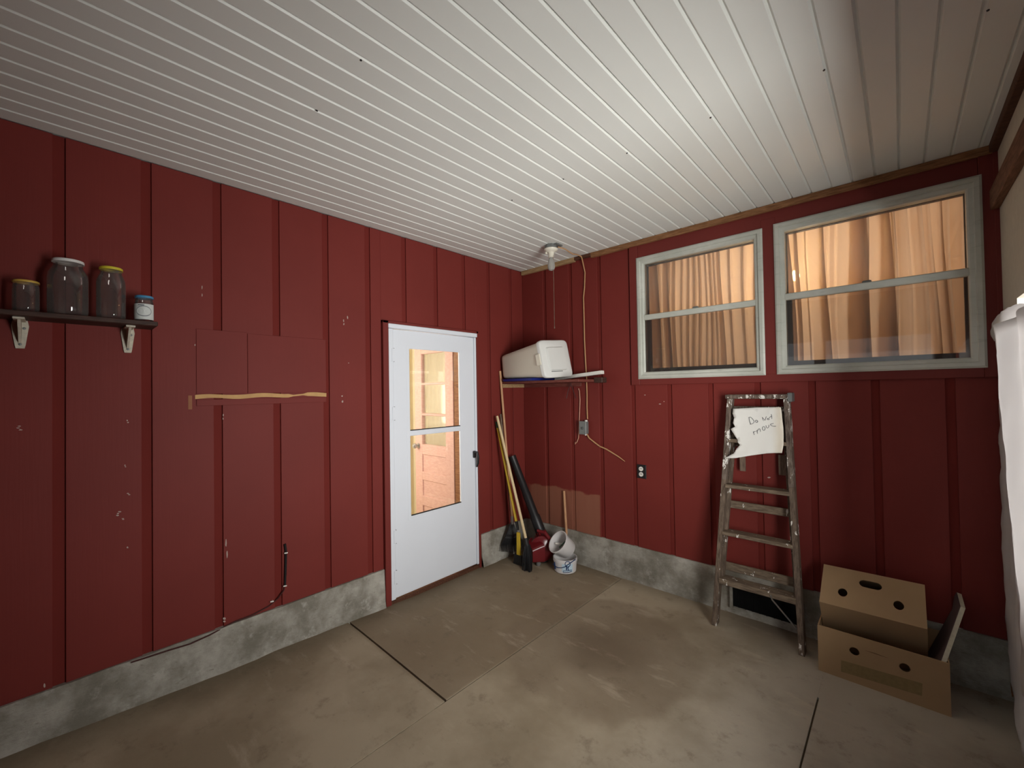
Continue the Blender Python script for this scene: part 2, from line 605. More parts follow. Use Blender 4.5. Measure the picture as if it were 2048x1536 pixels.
# ------------------------------------------------------------------ left wall: reverse-batten siding
KT = 0.283                                     # kerb top
DY0, DY1, DZ = -1.60, -0.645, 2.115            # storm door opening incl. casing
wl = thing('wall_left', 'barn red board siding wall with the white storm door', 'wall', kind='structure')
for a, b, z0, z1 in ((-6.1, DY0, 0, H), (DY1, 0.02, 0, H), (DY0, DY1, DZ, H)):
    MB().box(-0.16, -0.011, a, b, z0, z1).build('wall_core', M['red_groove'], wl)
gc = [-3.225 + 0.3045 * k for k in range(-9, 11)]
edges = [-6.05] + sorted(gc) + [0.0]
for i in range(len(edges) - 1):
    a = edges[i] + (0.0205 if i else 0)
    b = edges[i + 1] - (0.0205 if i < len(edges) - 2 else 0)
    spans = []
    if b <= DY0 or a >= DY1:
        spans = [(a, b, KT)]
    else:
        if a < DY0:
            spans.append((a, DY0, KT))
        if b > DY1:
            spans.append((DY1, b, KT))
        spans.append((max(a, DY0), min(b, DY1), DZ))
    for (p, q, z0) in spans:
        if q - p > 0.004:
            MB().box(-0.013, 0, p, q, z0, H - 0.001).build('siding_board', M['red'], wl, bevel=0.0015)
# repaired area: smooth panels and a split bare strip
for y0, y1, z0, z1, t in ((-2.716, -2.472, 1.588, 1.944, 0.004), (-2.470, -2.012, 1.588, 1.938, 0.005), (-2.716, -2.012, 1.522, 1.556, 0.005)):
    MB().box(-0.002, t, y0, y1, z0, z1).build('repair_panel', M['red'], wl, bevel=0.001)
top, bot = [], []
for i in range(25):
    y = -2.722 + 0.712 * i / 24
    w = 0.5 + 0.5 * noise.noise(Vector((y * 9, 3.1, 0)))
    c = 1.570 + 0.004 * math.sin(i * 0.7)
    pin = abs(i - 18) < 1.5
    hgt = 0.0035 if pin else 0.009 + 0.006 * w
    top.append((0.0, y, c + hgt + 0.0035 * (i / 24)))
    bot.append((0.0, y, c - hgt * 0.8))
MB().prism(top + bot[::-1], (0.003, 0, 0)).build('bare_wood_strip', M['rawwood'], wl)
MB().box(0, 0.002, -2.752, -2.735, 1.505, 1.58).build('bare_wood_strip', plain('worn_brown_scrape', (0.30, 0.13, 0.07), 0.8, 0.2), wl)
# chips in the paint
M['chip'] = plain('pale_paint_chip', (0.46, 0.36, 0.32), 0.8, 0.2)
chips = [(40, 856, 11, 11, 3), (256, 843, 6, 8, 2), (250, 932, 5, 6, 2), (258, 988, 7, 5, 2), (238, 1027, 9, 11, 3), (246, 1038, 8, 4, 2), (255, 1095, 5, 5, 1),
         (444, 731, 4, 16, 2), (446, 834, 4, 14, 2), (453, 1098, 4, 46, 2), (450, 1240, 9, 12, 2), (89, 1370, 6, 12, 1), (685, 803, 5, 6, 1), (684, 792, 4, 4, 1),
         (695, 635, 3, 9, 1), (688, 645, 3, 14, 2), (697, 726, 3, 3, 1), (404, 575, 3, 10, 1), (404, 590, 3, 10, 1), (390, 690, 3, 6, 1), (545, 1203, 5, 9, 1)]
for (u, v, w, h, k) in chips:
    mb = MB()
    for j in range(k):
        cu, cv = u + random.uniform(-w, w) * 0.35 * (k > 1), v + (j - (k - 1) / 2) * h / k
        n = 7
        pts = []
        for q in range(n):
            a = 2 * math.pi * q / n
            rr = random.uniform(0.55, 1.0)
            pts.append(onA(cu + math.cos(a) * w * 0.42 * rr, cv + math.sin(a) * h / k * 0.45 * rr, 0.0005))
        mb.prism(pts, (0.0012, 0, 0))
    mb.build('paint_chip', M['chip'], wl)

# ------------------------------------------------------------------ back wall
WX = [(1.253, 2.160, 1.653, 2.641), (2.225, 3.151, 1.656, 2.649)]
wb = thing('wall_back', 'barn red siding wall under the two curtained windows', 'wall', kind='structure')
for a, b, z0, z1 in ((-0.15, WX[0][0] + 0.03, 0, H), (WX[0][0] + 0.03, 3.35, 0, 1.69), (WX[0][0] + 0.03, 3.35, 2.61, H), (WX[0][1] - 0.03, WX[1][0] + 0.03, 1.69, 2.61), (WX[1][1] - 0.03, 3.35, 1.69, 2.61)):
    MB().box(a, b, 0.011, 0.15, z0, z1).build('wall_core', M['red_groove_b'], wb)
ge = [0.0] + [0.285 + 0.3035 * k for k in range(0, 10)] + [3.3]
for i in range(len(ge) - 1):
    a = ge[i] + (0.019 if i else 0)
    b = ge[i + 1] - (0.019 if i < len(ge) - 2 else 0)
    if b <= 1.195:
        MB().box(a, b, 0, 0.013, KT, H - 0.001).build('siding_board', M['red_b'], wb, bevel=0.0015)
    else:
        MB().box(a, b, 0, 0.013, KT, 1.612).build('siding_board', M['red_b'], wb, bevel=0.0015)
# flat casing boards round the windows
for a, b, z0, z1, t in ((1.188, 1.262, 1.606, 2.745, 0.016), (2.150, 2.236, 1.640, 2.70, 0.012), (3.140, 3.20, 1.606, 2.745, 0.016), (1.262, 3.140, 2.636, 2.745, 0.010), (1.262, 3.140, 1.606, 1.662, 0.014)):
    MB().box(a, b, -t, 0.012, z0, z1).build('casing_board', M['red_trim'], wb, bevel=0.003)
# chips
for (u, v, w, h) in [(1538, 955, 7, 3), (1320, 808, 5, 2), (1290, 790, 3, 2), (1328, 803, 2, 2)]:
    pts = [onB(u + math.cos(a) * w * 0.5, v + math.sin(a) * h * 0.5, -0.0004) for a in [k * math.pi / 3 for k in range(6)]]
    MB().prism(pts, (0, -0.001, 0)).build('paint_chip', M['chip'], wb)

# ceiling trim along the back wall
for k, (a, b, zz, mt, lab) in enumerate(((0.012, 0.655, 0.040, 'rawtrim', 'pale bare wood strip under the ceiling at the corner'), (0.655, 0.83, 0.030, 'darktrim', 'short dark strip standing in for the shaded gap under the ceiling where the cable passes'),  # middle strip paints the dark gap around the cable as a solid piece
                                         (0.83, 3.19, 0.043, 'trimwood', 'long brown wood strip under the ceiling above the windows'))):
    if mt == 'rawtrim':
        M['rawtrim'] = wood('greyish_tan_trim', (0.26, 0.16, 0.075), (0.45, 0.30, 0.155), (3, 25, 25), 0.7)
    o = MB().box(a, b, -0.028, 0.004, H - zz, H - 0.001).build('trim_%d' % (k + 1), M[mt], None, bevel=0.002)
    tag(o, lab, 'trim', kind='structure')

# ------------------------------------------------------------------ foundation kerbs
def kerb(name, label, fn, n, zt):
    """fn(s) -> (point on the wall foot, outward direction, bottom z, flare)"""
    rows = []
    levels = [(0.0, 0), (0.25, 0.30), (0.55, 0.50), (0.8, 0.62), (0.93, 0.85), (1.0, 1.15)]
    mb = MB()
    vv = []
    for i in range(n + 1):
        p, out, zb, fl_ = fn(i / n)
        for k, (t, w) in enumerate([(-0.02, -6)] + levels):
            q = Vector(p) + Vector(out) * (0.012 + fl_ * w)
            zz = zt + (zb - 0.012 - zt) * max(t, 0)
            rgh = 0.008 * noise.noise(Vector((q.x * 9, q.y * 9, zz * 14)))
            q += Vector(out) * (rgh if k > 0 else 0)
            if t >= 0 and k == 1:
                zz += 0.004 * noise.noise(Vector((q.x * 6, q.y * 6, 0)))
            if w == -6:
                q = Vector(p) - Vector(out) * 0.03
                zz = zt
            vv.append((q.x, q.y, zz))
    w = len(levels) + 1
    ff = [(i * w + k, (i + 1) * w + k, (i + 1) * w + k + 1, i * w + k + 1) for i in range(n) for k in range(w - 1)]
    ff += [tuple(range(w)), tuple(range(n * w, (n + 1) * w))]
    o = mb.add(vv, ff).build(name, M['kerb'], None, smooth=True, angle=50)
    return tag(o, label, 'kerb', kind='structure')


kerb('baseboard_left', 'long grey concrete kerb under the red wall with the jar shelf', lambda s: ((0, -6.05 + s * (6.05 - 1.603), 0), (1, 0, 0), floor_z(0, -6.05 + s * (6.05 - 1.603)), 0.028), 90, KT)
kerb('baseboard_corner', 'short grey concrete kerb piece behind the rakes in the corner', lambda s: ((0, -0.642 + s * 0.642, 0), (1, 0, 0), 0, 0.035), 16, KT)
kerb('baseboard_back', 'grey concrete kerb running under the window wall', lambda s: ((s * 3.25, 0, 0), (0, -1, 0), 0, 0.022), 70, KT)
# dark crawl-space vent in the kerb
v0 = thing('foundation_vent', 'dark rectangular vent in the concrete kerb behind the ladder', 'vent', (2.12, -0.04, 0.1))
MB().box(1.935, 2.34, -0.052, -0.02, 0.062, 0.196).build('vent_dark_fill', M['dark'], v0)  # near-black block and bars paint in the dark of the opening
for a in (1.925,):
    MB().box(a - 0.012, a + 0.008, -0.058, -0.02, 0.045, 0.21).build('vent_frame', M['kerb'], v0, bevel=0.002)
for k in range(9):
    MB().box(1.967 + k * 0.042, 1.975 + k * 0.042, -0.056, -0.05, 0.062, 0.196).build('vent_bar', M['dark'], v0)

# ------------------------------------------------------------------ right side: post, ledger, insulation, open bays
wr = thing('wall_right', 'cream insulated end of the right side wall behind the white tarp', 'wall', kind='structure')
MB().box(3.208, 3.235, -0.36, 0.0, 0.0, H).build('insulation_board', M['insul'], wr)
MB().box(3.178, 3.32, -6.1, -0.004, H - 0.040, H + 0.02).build('ledger_board', M['darktrim'], wr, bevel=0.003)
MB().box(3.176, 3.209, -1.24, -0.004, 2.455, 2.555).build('brace_board', wood('brown_brace_wood', (0.10, 0.04, 0.02), (0.22, 0.10, 0.055), (25, 3, 25), 0.7), wr, bevel=0.003)
MB().box(3.19, 3.235, -0.03, 0.0, 0.0, 1.60).build('corner_post', M['trimwood'], wr, bevel=0.003)
MB().box(3.19, 3.23, -0.02, 0.0, 1.60, H).build('corner_post', M['red_trim'], wr, bevel=0.003)
MB().box(3.208, 3.235, -1.28, -0.36, 1.95, H).build('insulation_board', M['insul'], wr)
for y in (-1.30, -2.42, -6.05):  # unseen bay posts, header, side and sill panels shaped to steer the daylight
    MB().box(3.2, 3.32, y - 0.06, y + 0.06, 0.0, H).build('bay_post', M['red_trim'], wr, bevel=0.003)
MB().box(3.26, 3.32, -6.1, 0, 1.94, H).build('header_board', M['red_trim'], wr)
MB().box(3.2, 3.32, -6.1, -2.42, 0.0, 2.4).build('side_panel', M['red_trim'], wr)
MB().box(3.2, 3.32, -2.8, -1.25, 0.0, 0.72).build('sill_panel', M['red_trim'], wr)
MB().box(3.26, 3.32, -1.3, 0, 0.0, 0.72).build('sill_panel', M['red_trim'], wr)
wf = thing('wall_front', 'unseen barn red wall with open bays behind the viewer, left panel added for shade', 'wall', kind='structure')
FYW = -4.05
MB().box(-0.1, 1.45, FYW - 0.12, FYW, 0, H).build('side_panel', M['red'], wf)  # unseen panel added to keep front daylight off the left wall
MB().box(3.15, 3.32, FYW - 0.12, FYW, 0, H).build('side_panel', M['red'], wf)
MB().box(1.45, 3.15, FYW - 0.12, FYW, 2.2, H).build('header_board', M['red'], wf)
MB().box(1.93, 2.05, FYW - 0.12, FYW, 0, 2.2).build('bay_post', M['red'], wf)

# ================================================================== STORM DOOR
d1 = thing('door_1', 'white storm door with two glass panes in a red casing', 'door', (0, -1.1, 0), kind='structure')
Y0, Y1, Z0, Z1 = -1.553, -0.668, 0.036, 2.094
for y0, y1, z0, z1 in ((DY0, Y0, 0.0, DZ), (Y1, DY1, 0.0, DZ), (DY0, DY1, Z1, DZ)):
    MB().box(-0.16, 0.028, y0, y1, z0, z1).build('casing_board', M['red_trim'], d1, bevel=0.003)
MB().box(-0.16, 0.02, DY0, DY1, -0.02, 0.028).build('threshold', M['darktrim'], d1, bevel=0.004)
for y0, y1, z0, z1 in ((Y0, -1.512, Z0, Z1 - 0.036), (-0.690, Y1, Z0, Z1 - 0.036), (Y0 - 0.004, Y1 + 0.004, Z1 - 0.034, Z1)):
    MB().box(-0.03, 0.022 if z0 < 1 else 0.034, y0, y1, z0, z1).build('door_frame', M['white_door'], d1, bevel=0.004)
SY0, SY1, SZ0, SZ1 = -1.510, -0.692, 0.04, 2.056
GY0, GY1 = -1.364, -0.860
leaf = [(SY0, GY0, SZ0, SZ1), (GY1, SY1, SZ0, SZ1), (GY0, GY1, 1.916, SZ1), (GY0, GY1, 1.237, 1.279), (GY0, GY1, SZ0, 0.620)]
lf = MB()
# one continuous leaf with two holes
ys, zs = [SY0, GY0, GY1, SY1], [SZ0, 0.620, 1.237, 1.279, 1.916, SZ1]
hole = {(1, 1), (1, 3)}
bm = bmesh.new()
V = {}
for s, x in enumerate((0.012, -0.006)):
    for i, y in enumerate(ys):
        for j, z in enumerate(zs):
            V[s, i, j] = bm.verts.new((x, y, z))
for i in range(3):
    for j in range(5):
        if (i, j) in hole:
            continue
        for s in (0, 1):
            bm.faces.new([V[s, i, j], V[s, i + 1, j], V[s, i + 1, j + 1], V[s, i, j + 1]])
def wallq(a, b):
    bm.faces.new([V[0, a[0], a[1]], V[0, b[0], b[1]], V[1, b[0], b[1]], V[1, a[0], a[1]]])
for i in range(3):
    wallq((i, 0), (i + 1, 0)); wallq((i, 5), (i + 1, 5))
for j in range(5):
    wallq((0, j), (0, j + 1)); wallq((3, j), (3, j + 1))
for (i, j) in hole:
    wallq((i, j), (i + 1, j)); wallq((i, j + 1), (i + 1, j + 1)); wallq((i, j), (i, j + 1)); wallq((i + 1, j), (i + 1, j + 1))
bmesh.ops.recalc_face_normals(bm, faces=bm.faces)
bmesh.ops.bevel(bm, geom=[e for e in bm.edges if len(e.link_faces) == 2 and e.calc_face_angle(0) > 0.5], offset=0.003, segments=1, affect='EDGES')
me = bpy.data.meshes.new('door_leaf'); bm.to_mesh(me); bm.free(); me.materials.append(M['white_door'])
leaf_o = link('door_leaf', me, d1)
# raised outline of the glazing insert
for y0, y1, z0, z1 in ((GY0 - 0.030, GY0 - 0.026, 0.59, 1.945), (GY1 + 0.026, GY1 + 0.030, 0.59, 1.945), (GY0 - 0.03, GY1 + 0.03, 1.943, 1.947), (GY0 - 0.03, GY1 + 0.03, 0.588, 0.592)):
    MB().box(0.011, 0.0128, y0, y1, z0, z1).build('glazing_bead', M['white_door'], leaf_o)
for z0, z1 in ((0.620, 1.237), (1.279, 1.916)):
    MB().box(0.003, 0.006, GY0 - 0.002, GY1 + 0.002, z0 - 0.002, z1 + 0.002).build('glass_pane', M['pane_door'], leaf_o)
    MB().box(0.002, 0.0125, GY0, GY1, z0 - 0.001, z0 + 0.006).build('pane_gasket', M['black'], leaf_o)
for z in (1.86, 1.42, 0.50, 0.20):
    MB().box(0.012, 0.026, -1.528, -1.506, z - 0.05, z + 0.05).build('hinge', M['white_door'], d1, bevel=0.002)
    for q in (-0.05, 0.05):
        MB().box(0.020, 0.027, -1.512, -1.506, z + q - 0.0015, z + q + 0.0015).build('hinge_screw', M['greymetal'], d1)
hd = MB().box(0.012, 0.030, -0.722, -0.694, 0.985, 1.045).build('handle', M['black'], leaf_o, bevel=0.005)
MB().tube([(0.022, -0.715, 1.038), (0.058, -0.708, 1.035), (0.064, -0.703, 1.0), (0.056, -0.698, 0.94), (0.036, -0.695, 0.905)], [0.011, 0.012, 0.011, 0.009, 0.006], 8).build('handle', M['black'], leaf_o, smooth=True)
# ------------------------------------------------------------------ entry hall behind it and the open inner door
hall = thing('wall_entry_hall', 'cream walls of the bright entry hall seen through the storm door', 'wall', kind='structure')
hx0, hy0, hy1 = -1.55, -2.3, -0.28
for b in ((hx0 - 0.03, hx0, hy0, hy1, 0.0, 2.6), (hx0, -0.161, hy1, hy1 + 0.03, 0.0, 2.6), (hx0, -0.161, hy0 - 0.03, hy0, 0.0, 2.6), (hx0, -0.161, hy0, hy1, 0.0, 0.04), (hx0, -0.161, hy0, hy1, 2.57, 2.6)):
    MB().box(*b).build('hall_panel', M['cream'], hall)
for y in (-0.60, -0.36):
    MB().box(hx0, hx0 + 0.02, y - 0.012, y + 0.012, 0.04, 2.57).build('hall_trim', M['white'], hall)
MB().tube([(-0.9, -0.55, 2.30), (-0.9, -0.56, 2.14), (-0.9, -0.54, 2.10), (-0.9, -0.52, 2.13), (-0.9, -0.51, 2.2)], 0.003, 6).build('hall_cord', M['greymetal'], hall)
hl = bpy.data.lights.new('entry_hall_fill', 'AREA')  # unseen area light added to brighten the hall and inner door
hl.shape = 'RECTANGLE'; hl.size, hl.size_y, hl.energy, hl.color = 0.9, 1.2, 40, (1.0, 0.95, 0.90)
hlo = bpy.data.objects.new('entry_hall_fill', hl); COL.objects.link(hlo)
hlo.location = (-0.85, -2.2, 1.6); hlo.rotation_euler = (math.radians(90), 0, 0)

d2 = thing('door_2', 'open salmon wood inner door with glazed lites seen through the storm door', 'door', (-0.17, -0.77, 0.05), kind='structure')
DX0, DX1 = -0.765, -0.165
FY, BY = -0.79, -0.75
zt = lambda v: onB(904, v, FY).z
sl, sr = (DX0, DX0 + 0.115), (DX1 - 0.115, DX1)
rails = [(zt(701), 2.10), (zt(768), zt(763.5)), (zt(834), zt(829)), (zt(918), zt(896)), (zt(973), zt(955)), (zt(1028), zt(1006)), (0.06, 0.20)]
for a, b in (sl, sr):
    MB().box(a, b, FY, BY, 0.06, 2.10).build('stile', M['inner_door'], d2, bevel=0.003)
for z0, z1 in rails:
    MB().box(sl[1] - 0.005, sr[0] + 0.005, FY + 0.001, BY - 0.001, z0, z1).build('rail', M['inner_door'], d2, bevel=0.005)
for z0, z1 in ((zt(955), zt(918)), (zt(1006), zt(973)), (0.2, zt(1028))):
    MB().box(sl[1] - 0.004, sr[0] + 0.004, FY + 0.014, BY - 0.014, z0 - 0.004, z1 + 0.004).build('door_panel', M['inner_door'], d2)
for z0, z1 in ((zt(763.5), zt(701)), (zt(829), zt(768)), (zt(896), zt(834))):
    MB().box(sl[1] - 0.004, sr[0] + 0.004, FY + 0.018, FY + 0.022, z0 - 0.004, z1 + 0.004).build('glass_pane', M['pane_door'], d2)
mb = MB()
mb.grid(lambda a, b: (sl[1] + (sr[0] - sl[1]) * a, BY + 0.02 + 0.014 * math.sin(a * 34 + 0.8 * math.sin(b * 9)), zt(900) + (2.05 - zt(900)) * b), 60, 6)
mb.build('lace_curtain', M['lace'], d2, smooth=True, angle=180)
kb = onB(843, 893, FY - 0.03)
MB().lathe([(0.0, 0.065), (0.016, 0.062), (0.026, 0.05), (0.026, 0.036), (0.012, 0.026), (0.01, 0.006), (0.026, 0.004), (0.026, 0.0)], 14,
           Matrix.Translation((DX0 + 0.055, FY, kb.z)) @ Matrix.Rotation(math.radians(90), 4, 'X')).build('door_knob', M['steel'], d2, smooth=True)
MB().box(-0.158, -0.035, -0.785, -0.655, 0.03, 2.11).build('door_jamb', M['trimwood'], d2, bevel=0.003)
# daylight window at the end of the hall, seen through the lites
w3 = thing('window_3', 'bright yellow-green daylight window glimpsed through the inner door', 'window', (-0.5, -0.29, 1.3), kind='structure')
q0, q1 = onB(882, 770, -0.29), onB(960, 850, -0.29)
MB().box(q0.x, q1.x, -0.288, -0.284, q1.z, q0.z).build('window_pane', emit('bright_foliage_daylight', (0.95, 1.0, 0.66), 3.5), w3)
for a, b, c, d in ((q0.x - 0.03, q1.x + 0.03, q0.z, q0.z + 0.04), (q0.x - 0.03, q1.x + 0.03, q1.z - 0.04, q1.z), (q0.x - 0.03, q0.x, q1.z, q0.z), (q1.x, q1.x + 0.03, q1.z, q0.z)):
    MB().box(a, b, -0.30, -0.28, c, d).build('window_frame', M['white'], w3, bevel=0.002)

# ================================================================== WINDOWS OF THE BACK WALL
room = thing('wall_window_room', 'warm walls of the lamp-lit room behind the curtained windows', 'wall', kind='structure')
M['warm'] = plain('warm_room_wall', (0.78, 0.68, 0.55), 0.9, 0.1, 0, 0.03)
for b in ((0.8, 3.7, 1.9, 1.95, 0.9, 2.95), (0.8, 0.85, 0.151, 1.9, 0.9, 2.95), (3.65, 3.7, 0.151, 1.9, 0.9, 2.95), (0.8, 3.7, 0.151, 1.95, 0.9, 0.95), (0.8, 3.7, 0.151, 1.95, 2.9, 2.95)):
    MB().box(*b).build('room_panel', M['warm'], room)
M['inner_sash'] = plain('dark_brown_inner_sash', (0.035, 0.025, 0.02), 0.5, 0.4)


def frame_side(p, q, inward, w, yb, steps):
    """mitred window side from p to q (outer corners, x-z), stepped face profile"""
    mb = MB()
    P, Q, I = Vector(p), Vector(q), Vector(inward)
    d = (Q - P).normalized()
    n = len(steps)
    vv = []
    for end, s in ((P, 1), (Q, -1)):
        for t, y in steps:
            c = end + I * (w * t) + d * (s * w * t)
            vv.append((c.x, y, c.y))
    ff = [(i, (i + 1) % n, (i + 1) % n + n, i + n) for i in range(n)] + [tuple(range(n - 1, -1, -1)), tuple(range(n, 2 * n))]
    return mb.add(vv, ff)


def window(idx, x0, x1, z0, z1, zr, label, seed):
    w = thing('window_%d' % idx, label, 'window', ((x0 + x1) / 2, 0, z0), kind='structure')
    st = [(0, 0.012), (0, -0.020), (0.18, -0.026), (0.52, -0.026), (0.58, -0.014), (0.88, -0.012), (1.0, -0.004), (1.0, 0.06), (0.3, 0.06)]
    fw = 0.056
    for p, q, i in (((x0, z0), (x1, z0), (0, 1)), ((x1, z0), (x1, z1), (-1, 0)), ((x1, z1), (x0, z1), (0, -1)), ((x0, z1), (x0, z0), (1, 0))):
        frame_side(p, q, i, fw, 0, st).build('window_frame', M['alu'], w)
    a, b, c, d = x0 + fw, x1 - fw, z0 + fw, z1 - fw
    MB().box(a - 0.006, b + 0.006, -0.010, 0.03, zr - 0.021, zr + 0.021).build('meeting_rail', M['alu'], w, bevel=0.005)
    mid = (a + b) / 2
    MB().box(mid - 0.022, mid + 0.022, -0.004, 0.02, zr + 0.02, zr + 0.034).build('sash_latch', M['greymetal'], w, bevel=0.006)
    MB().box(a - 0.004, b + 0.004, 0.022, 0.025, zr, d + 0.004).build('upper_pane', M['pane'], w)
    MB().box(a - 0.004, b + 0.004, 0.004, 0.007, c - 0.004, zr).build('lower_pane', M['pane_lower'], w)
    # dark inner sash and jambs
    for bx_ in ((a - 0.03, a + 0.004, 0.055, 0.085, c - 0.03, d + 0.03), (b - 0.004, b + 0.03, 0.055, 0.085, c - 0.03, d + 0.03), (a, b, 0.055, 0.085, d - 0.004, d + 0.03),
                (a, b, 0.045, 0.085, c - 0.03, c + 0.030), (a - 0.004, a + 0.026, 0.045, 0.075, c, zr), (b - 0.012, b + 0.004, 0.045, 0.075, c, zr)):
        MB().box(*bx_).build('inner_sash', M['inner_sash'], w)
    return w


window(1, *WX[0], 2.150, 'smaller-looking aluminium window nearest the corner with peach curtain', 1)
window(2, *WX[1], 2.160, 'aluminium window beside the right-hand post with lamp glow in its curtain', 2)


def curtain(x0, x1, z0, z1, y, label, seed):
    rnd = random.Random(seed)
    pts = []
    # folds of uneven width, some doubling back on themselves
    x = x0
    path = []
    while x < x1:
        w = rnd.choice((0.03, 0.035, 0.045, 0.055, 0.07, 0.09))
        back = rnd.choice((0.0, 0.0, 0.25, 0.45, 0.65, 0.9)) * w
        path.append((w, back, rnd.uniform(0.012, 0.03)))
        x += w
    def row(k):
        out = []
        x = x0
        for i, (w, back, dp) in enumerate(path):
            s = 1 + 0.25 * math.sin(i * 2.3 + k * 2.0)
            bb = back * (0.6 + 0.55 * k) * s
            out.append((x, y + 0.0))
            out.append((x + w * 0.5 + bb * 0.5, y - dp * 0.5))
            out.append((x + w * 0.75 + bb, y - dp))
            out.append((x + w * 0.6 + bb * 0.25, y + dp * 0.3))
            out.append((x + w * 0.72 - bb * 0.25, y + dp))
            x += w
        out.append((x, y))
        return out
    nz = 8
    mb = MB()
    rows = []
    for j in range(nz + 1):
        k = 1 - j / nz
        r = row(k)
        sh = [(px + 0.01 * math.sin(j * 0.5 + n_ * 0.11), py) for n_, (px, py) in enumerate(r)]
        rows.append([(px, py, z0 + (z1 - z0) * j / nz) for px, py in sh])
    n = len(rows[0])
    mb.add([p for r in rows for p in r], [(j * n + i, j * n + i + 1, (j + 1) * n + i + 1, (j + 1) * n + i) for j in range(nz) for i in range(n - 1)])
    o = mb.build('curtain', M['curtain'], None, smooth=True, angle=180)
    return tag(o, label, 'curtain', 'peach sheer window curtains')


curtain(1.18, 2.05, 1.62, 2.72, 0.135, 'peach sheer curtain in the window nearest the corner', 5)
curtain(2.228, 3.22, 1.62, 2.72, 0.135, 'peach sheer curtain in the window with the lamp glow', 11)
# lamp behind the curtain
lp = thing('lamp_bulb', 'small glowing bulb behind the curtain of the window at the right-hand post', 'lamp', (2.276, 0.40, 2.372))
c = Matrix.Translation(onB(1590, 553, 0.40))
MB().lathe([(0.0, -0.032), (0.018, -0.026), (0.030, -0.006), (0.028, 0.012), (0.014, 0.03), (0.012, 0.045)], 14, c).build('bulb', emit('warm_bulb_glow', (1.0, 0.66, 0.26), 110), lp, smooth=True)
MB().lathe([(0.014, 0.04), (0.018, 0.045), (0.018, 0.085), (0.004, 0.09), (0.004, 2.92 - c.translation.z)], 10, c).build('socket', M['steel'], lp, smooth=True)


def point(name, loc, power, col, r=0.06):
    l = bpy.data.lights.new(name, 'POINT')
    l.energy, l.color, l.shadow_soft_size = power, col, r
    o = bpy.data.objects.new(name, l)
    COL.objects.link(o)
    o.location = loc
    return o


point('room_lamp', (2.25, 1.0, 2.25), 32, (1.0, 0.80, 0.62), 0.15)

# ================================================================== THINGS ON THE LEFT WALL
sh = thing('wall_shelf', 'dark stained wall shelf on two cream brackets holding glass jars', 'shelf', (0.08, -3.2, 1.93))
STOP = 1.942
MB().box(0.0, 0.165, -3.95, -2.897, STOP - 0.022, STOP).build('shelf_board', M['shelf_dark'], sh, bevel=0.003)
for y in (-3.341, -2.993, -3.75):
    br = MB()
    poly = [(0.001, y - 0.013, 1.797), (0.001, y + 0.013, 1.797), (0.001, y + 0.016, 1.812), (0.001, y + 0.026, 1.895), (0.001, y + 0.022, 1.919), (0.001, y - 0.022, 1.919), (0.001, y - 0.026, 1.895), (0.001, y - 0.016, 1.812)]
    br.prism(poly, (0.007, 0, 0))
    br.add([(0.006, y - 0.005, 1.815), (0.006, y + 0.005, 1.815), (0.022, y + 0.005, 1.83), (0.022, y - 0.005, 1.83), (0.006, y - 0.005, 1.918), (0.006, y + 0.005, 1.918), (0.115, y + 0.005, 1.918), (0.115, y - 0.005, 1.918)],
           [(0, 1, 2, 3), (4, 7, 6, 5), (0, 4, 5, 1), (1, 5, 6, 2), (2, 6, 7, 3), (3, 7, 4, 0)])
    br.box(0.004, 0.13, y - 0.017, y + 0.017, 1.911, 1.9195)
    b_ = br.build('shelf_bracket', M['bracketpaint'], sh, bevel=0.001)
    for z in (1.815, 1.885):
        MB().lathe([(0.006, 0), (0.005, 0.003), (0.0, 0.004)], 8, Matrix.Translation((0.008, y + (0.012 if z > 1.85 else 0), z)) @ Matrix.Rotation(math.pi / 2, 4, 'Y')).build('bracket_screw', M['greymetal'], b_)


def jar(y, x, r, h, neck, lidr, lidh, lidmat, label):
    t = thing('glass_jar', label, 'jar', (x, y, STOP), 'glass jars on the wall shelf')
    T_ = Matrix.Translation((x, y, STOP))
    sh_ = h - lidh - neck
    p = [(0.0, 0.006), (r * 0.80, 0.004), (r * 0.96, 0.008), (r, 0.022), (r, sh_ * 0.80), (r * 0.97, sh_ * 0.90), (lidr * 0.98 + (r - lidr) * 0.25, sh_), (lidr * 0.92, sh_ + neck * 0.4), (lidr * 0.92, h - 0.006)]
    MB().lathe(p, 28, T_).build('jar_glass', M['jar'], t, smooth=True, angle=60)
    MB().lathe([(0.0, h), (lidr * 0.9, h), (lidr * 0.98, h - 0.002), (lidr, h - 0.005), (lidr, h - lidh), (lidr * 0.95, h - lidh)], 28, T_).build('lid', lidmat, t, smooth=True, angle=50)
    return t


jar(-3.322, 0.085, 0.040, 0.138, 0.012, 0.040, 0.010, M['orangelid'], 'small glass jar with amber yellow lid, leftmost on the shelf')
jar(-3.198, 0.088, 0.066, 0.252, 0.030, 0.052, 0.014, M['whitelid'], 'large empty glass jar with white lid on the shelf')
jar(-3.058, 0.088, 0.052, 0.247, 0.028, 0.042, 0.013, M['yellowlid'], 'tall glass jar with lemon yellow lid on the shelf')
j4 = jar(-2.940, 0.09, 0.037, 0.130, 0.014, 0.036, 0.012, M['bluejarlid'], 'small labelled glass jar with sky blue lid at the shelf end')
T_ = Matrix.Translation((0.09, -2.940, STOP))
def band(r, a0, a1, z0, z1, n=14):
    vv = [(r * math.cos(a0 + (a1 - a0) * i / n), r * math.sin(a0 + (a1 - a0) * i / n), z) for z in (z0, z1) for i in range(n + 1)]
    return MB().add([T_ @ Vector(p) for p in vv], [(i, i + 1, i + n + 2, i + n + 1) for i in range(n)])
lb = band(0.0376, -1.9, 1.1, 0.012, 0.088).build('jar_label', M['jarlabel'], j4, smooth=True)
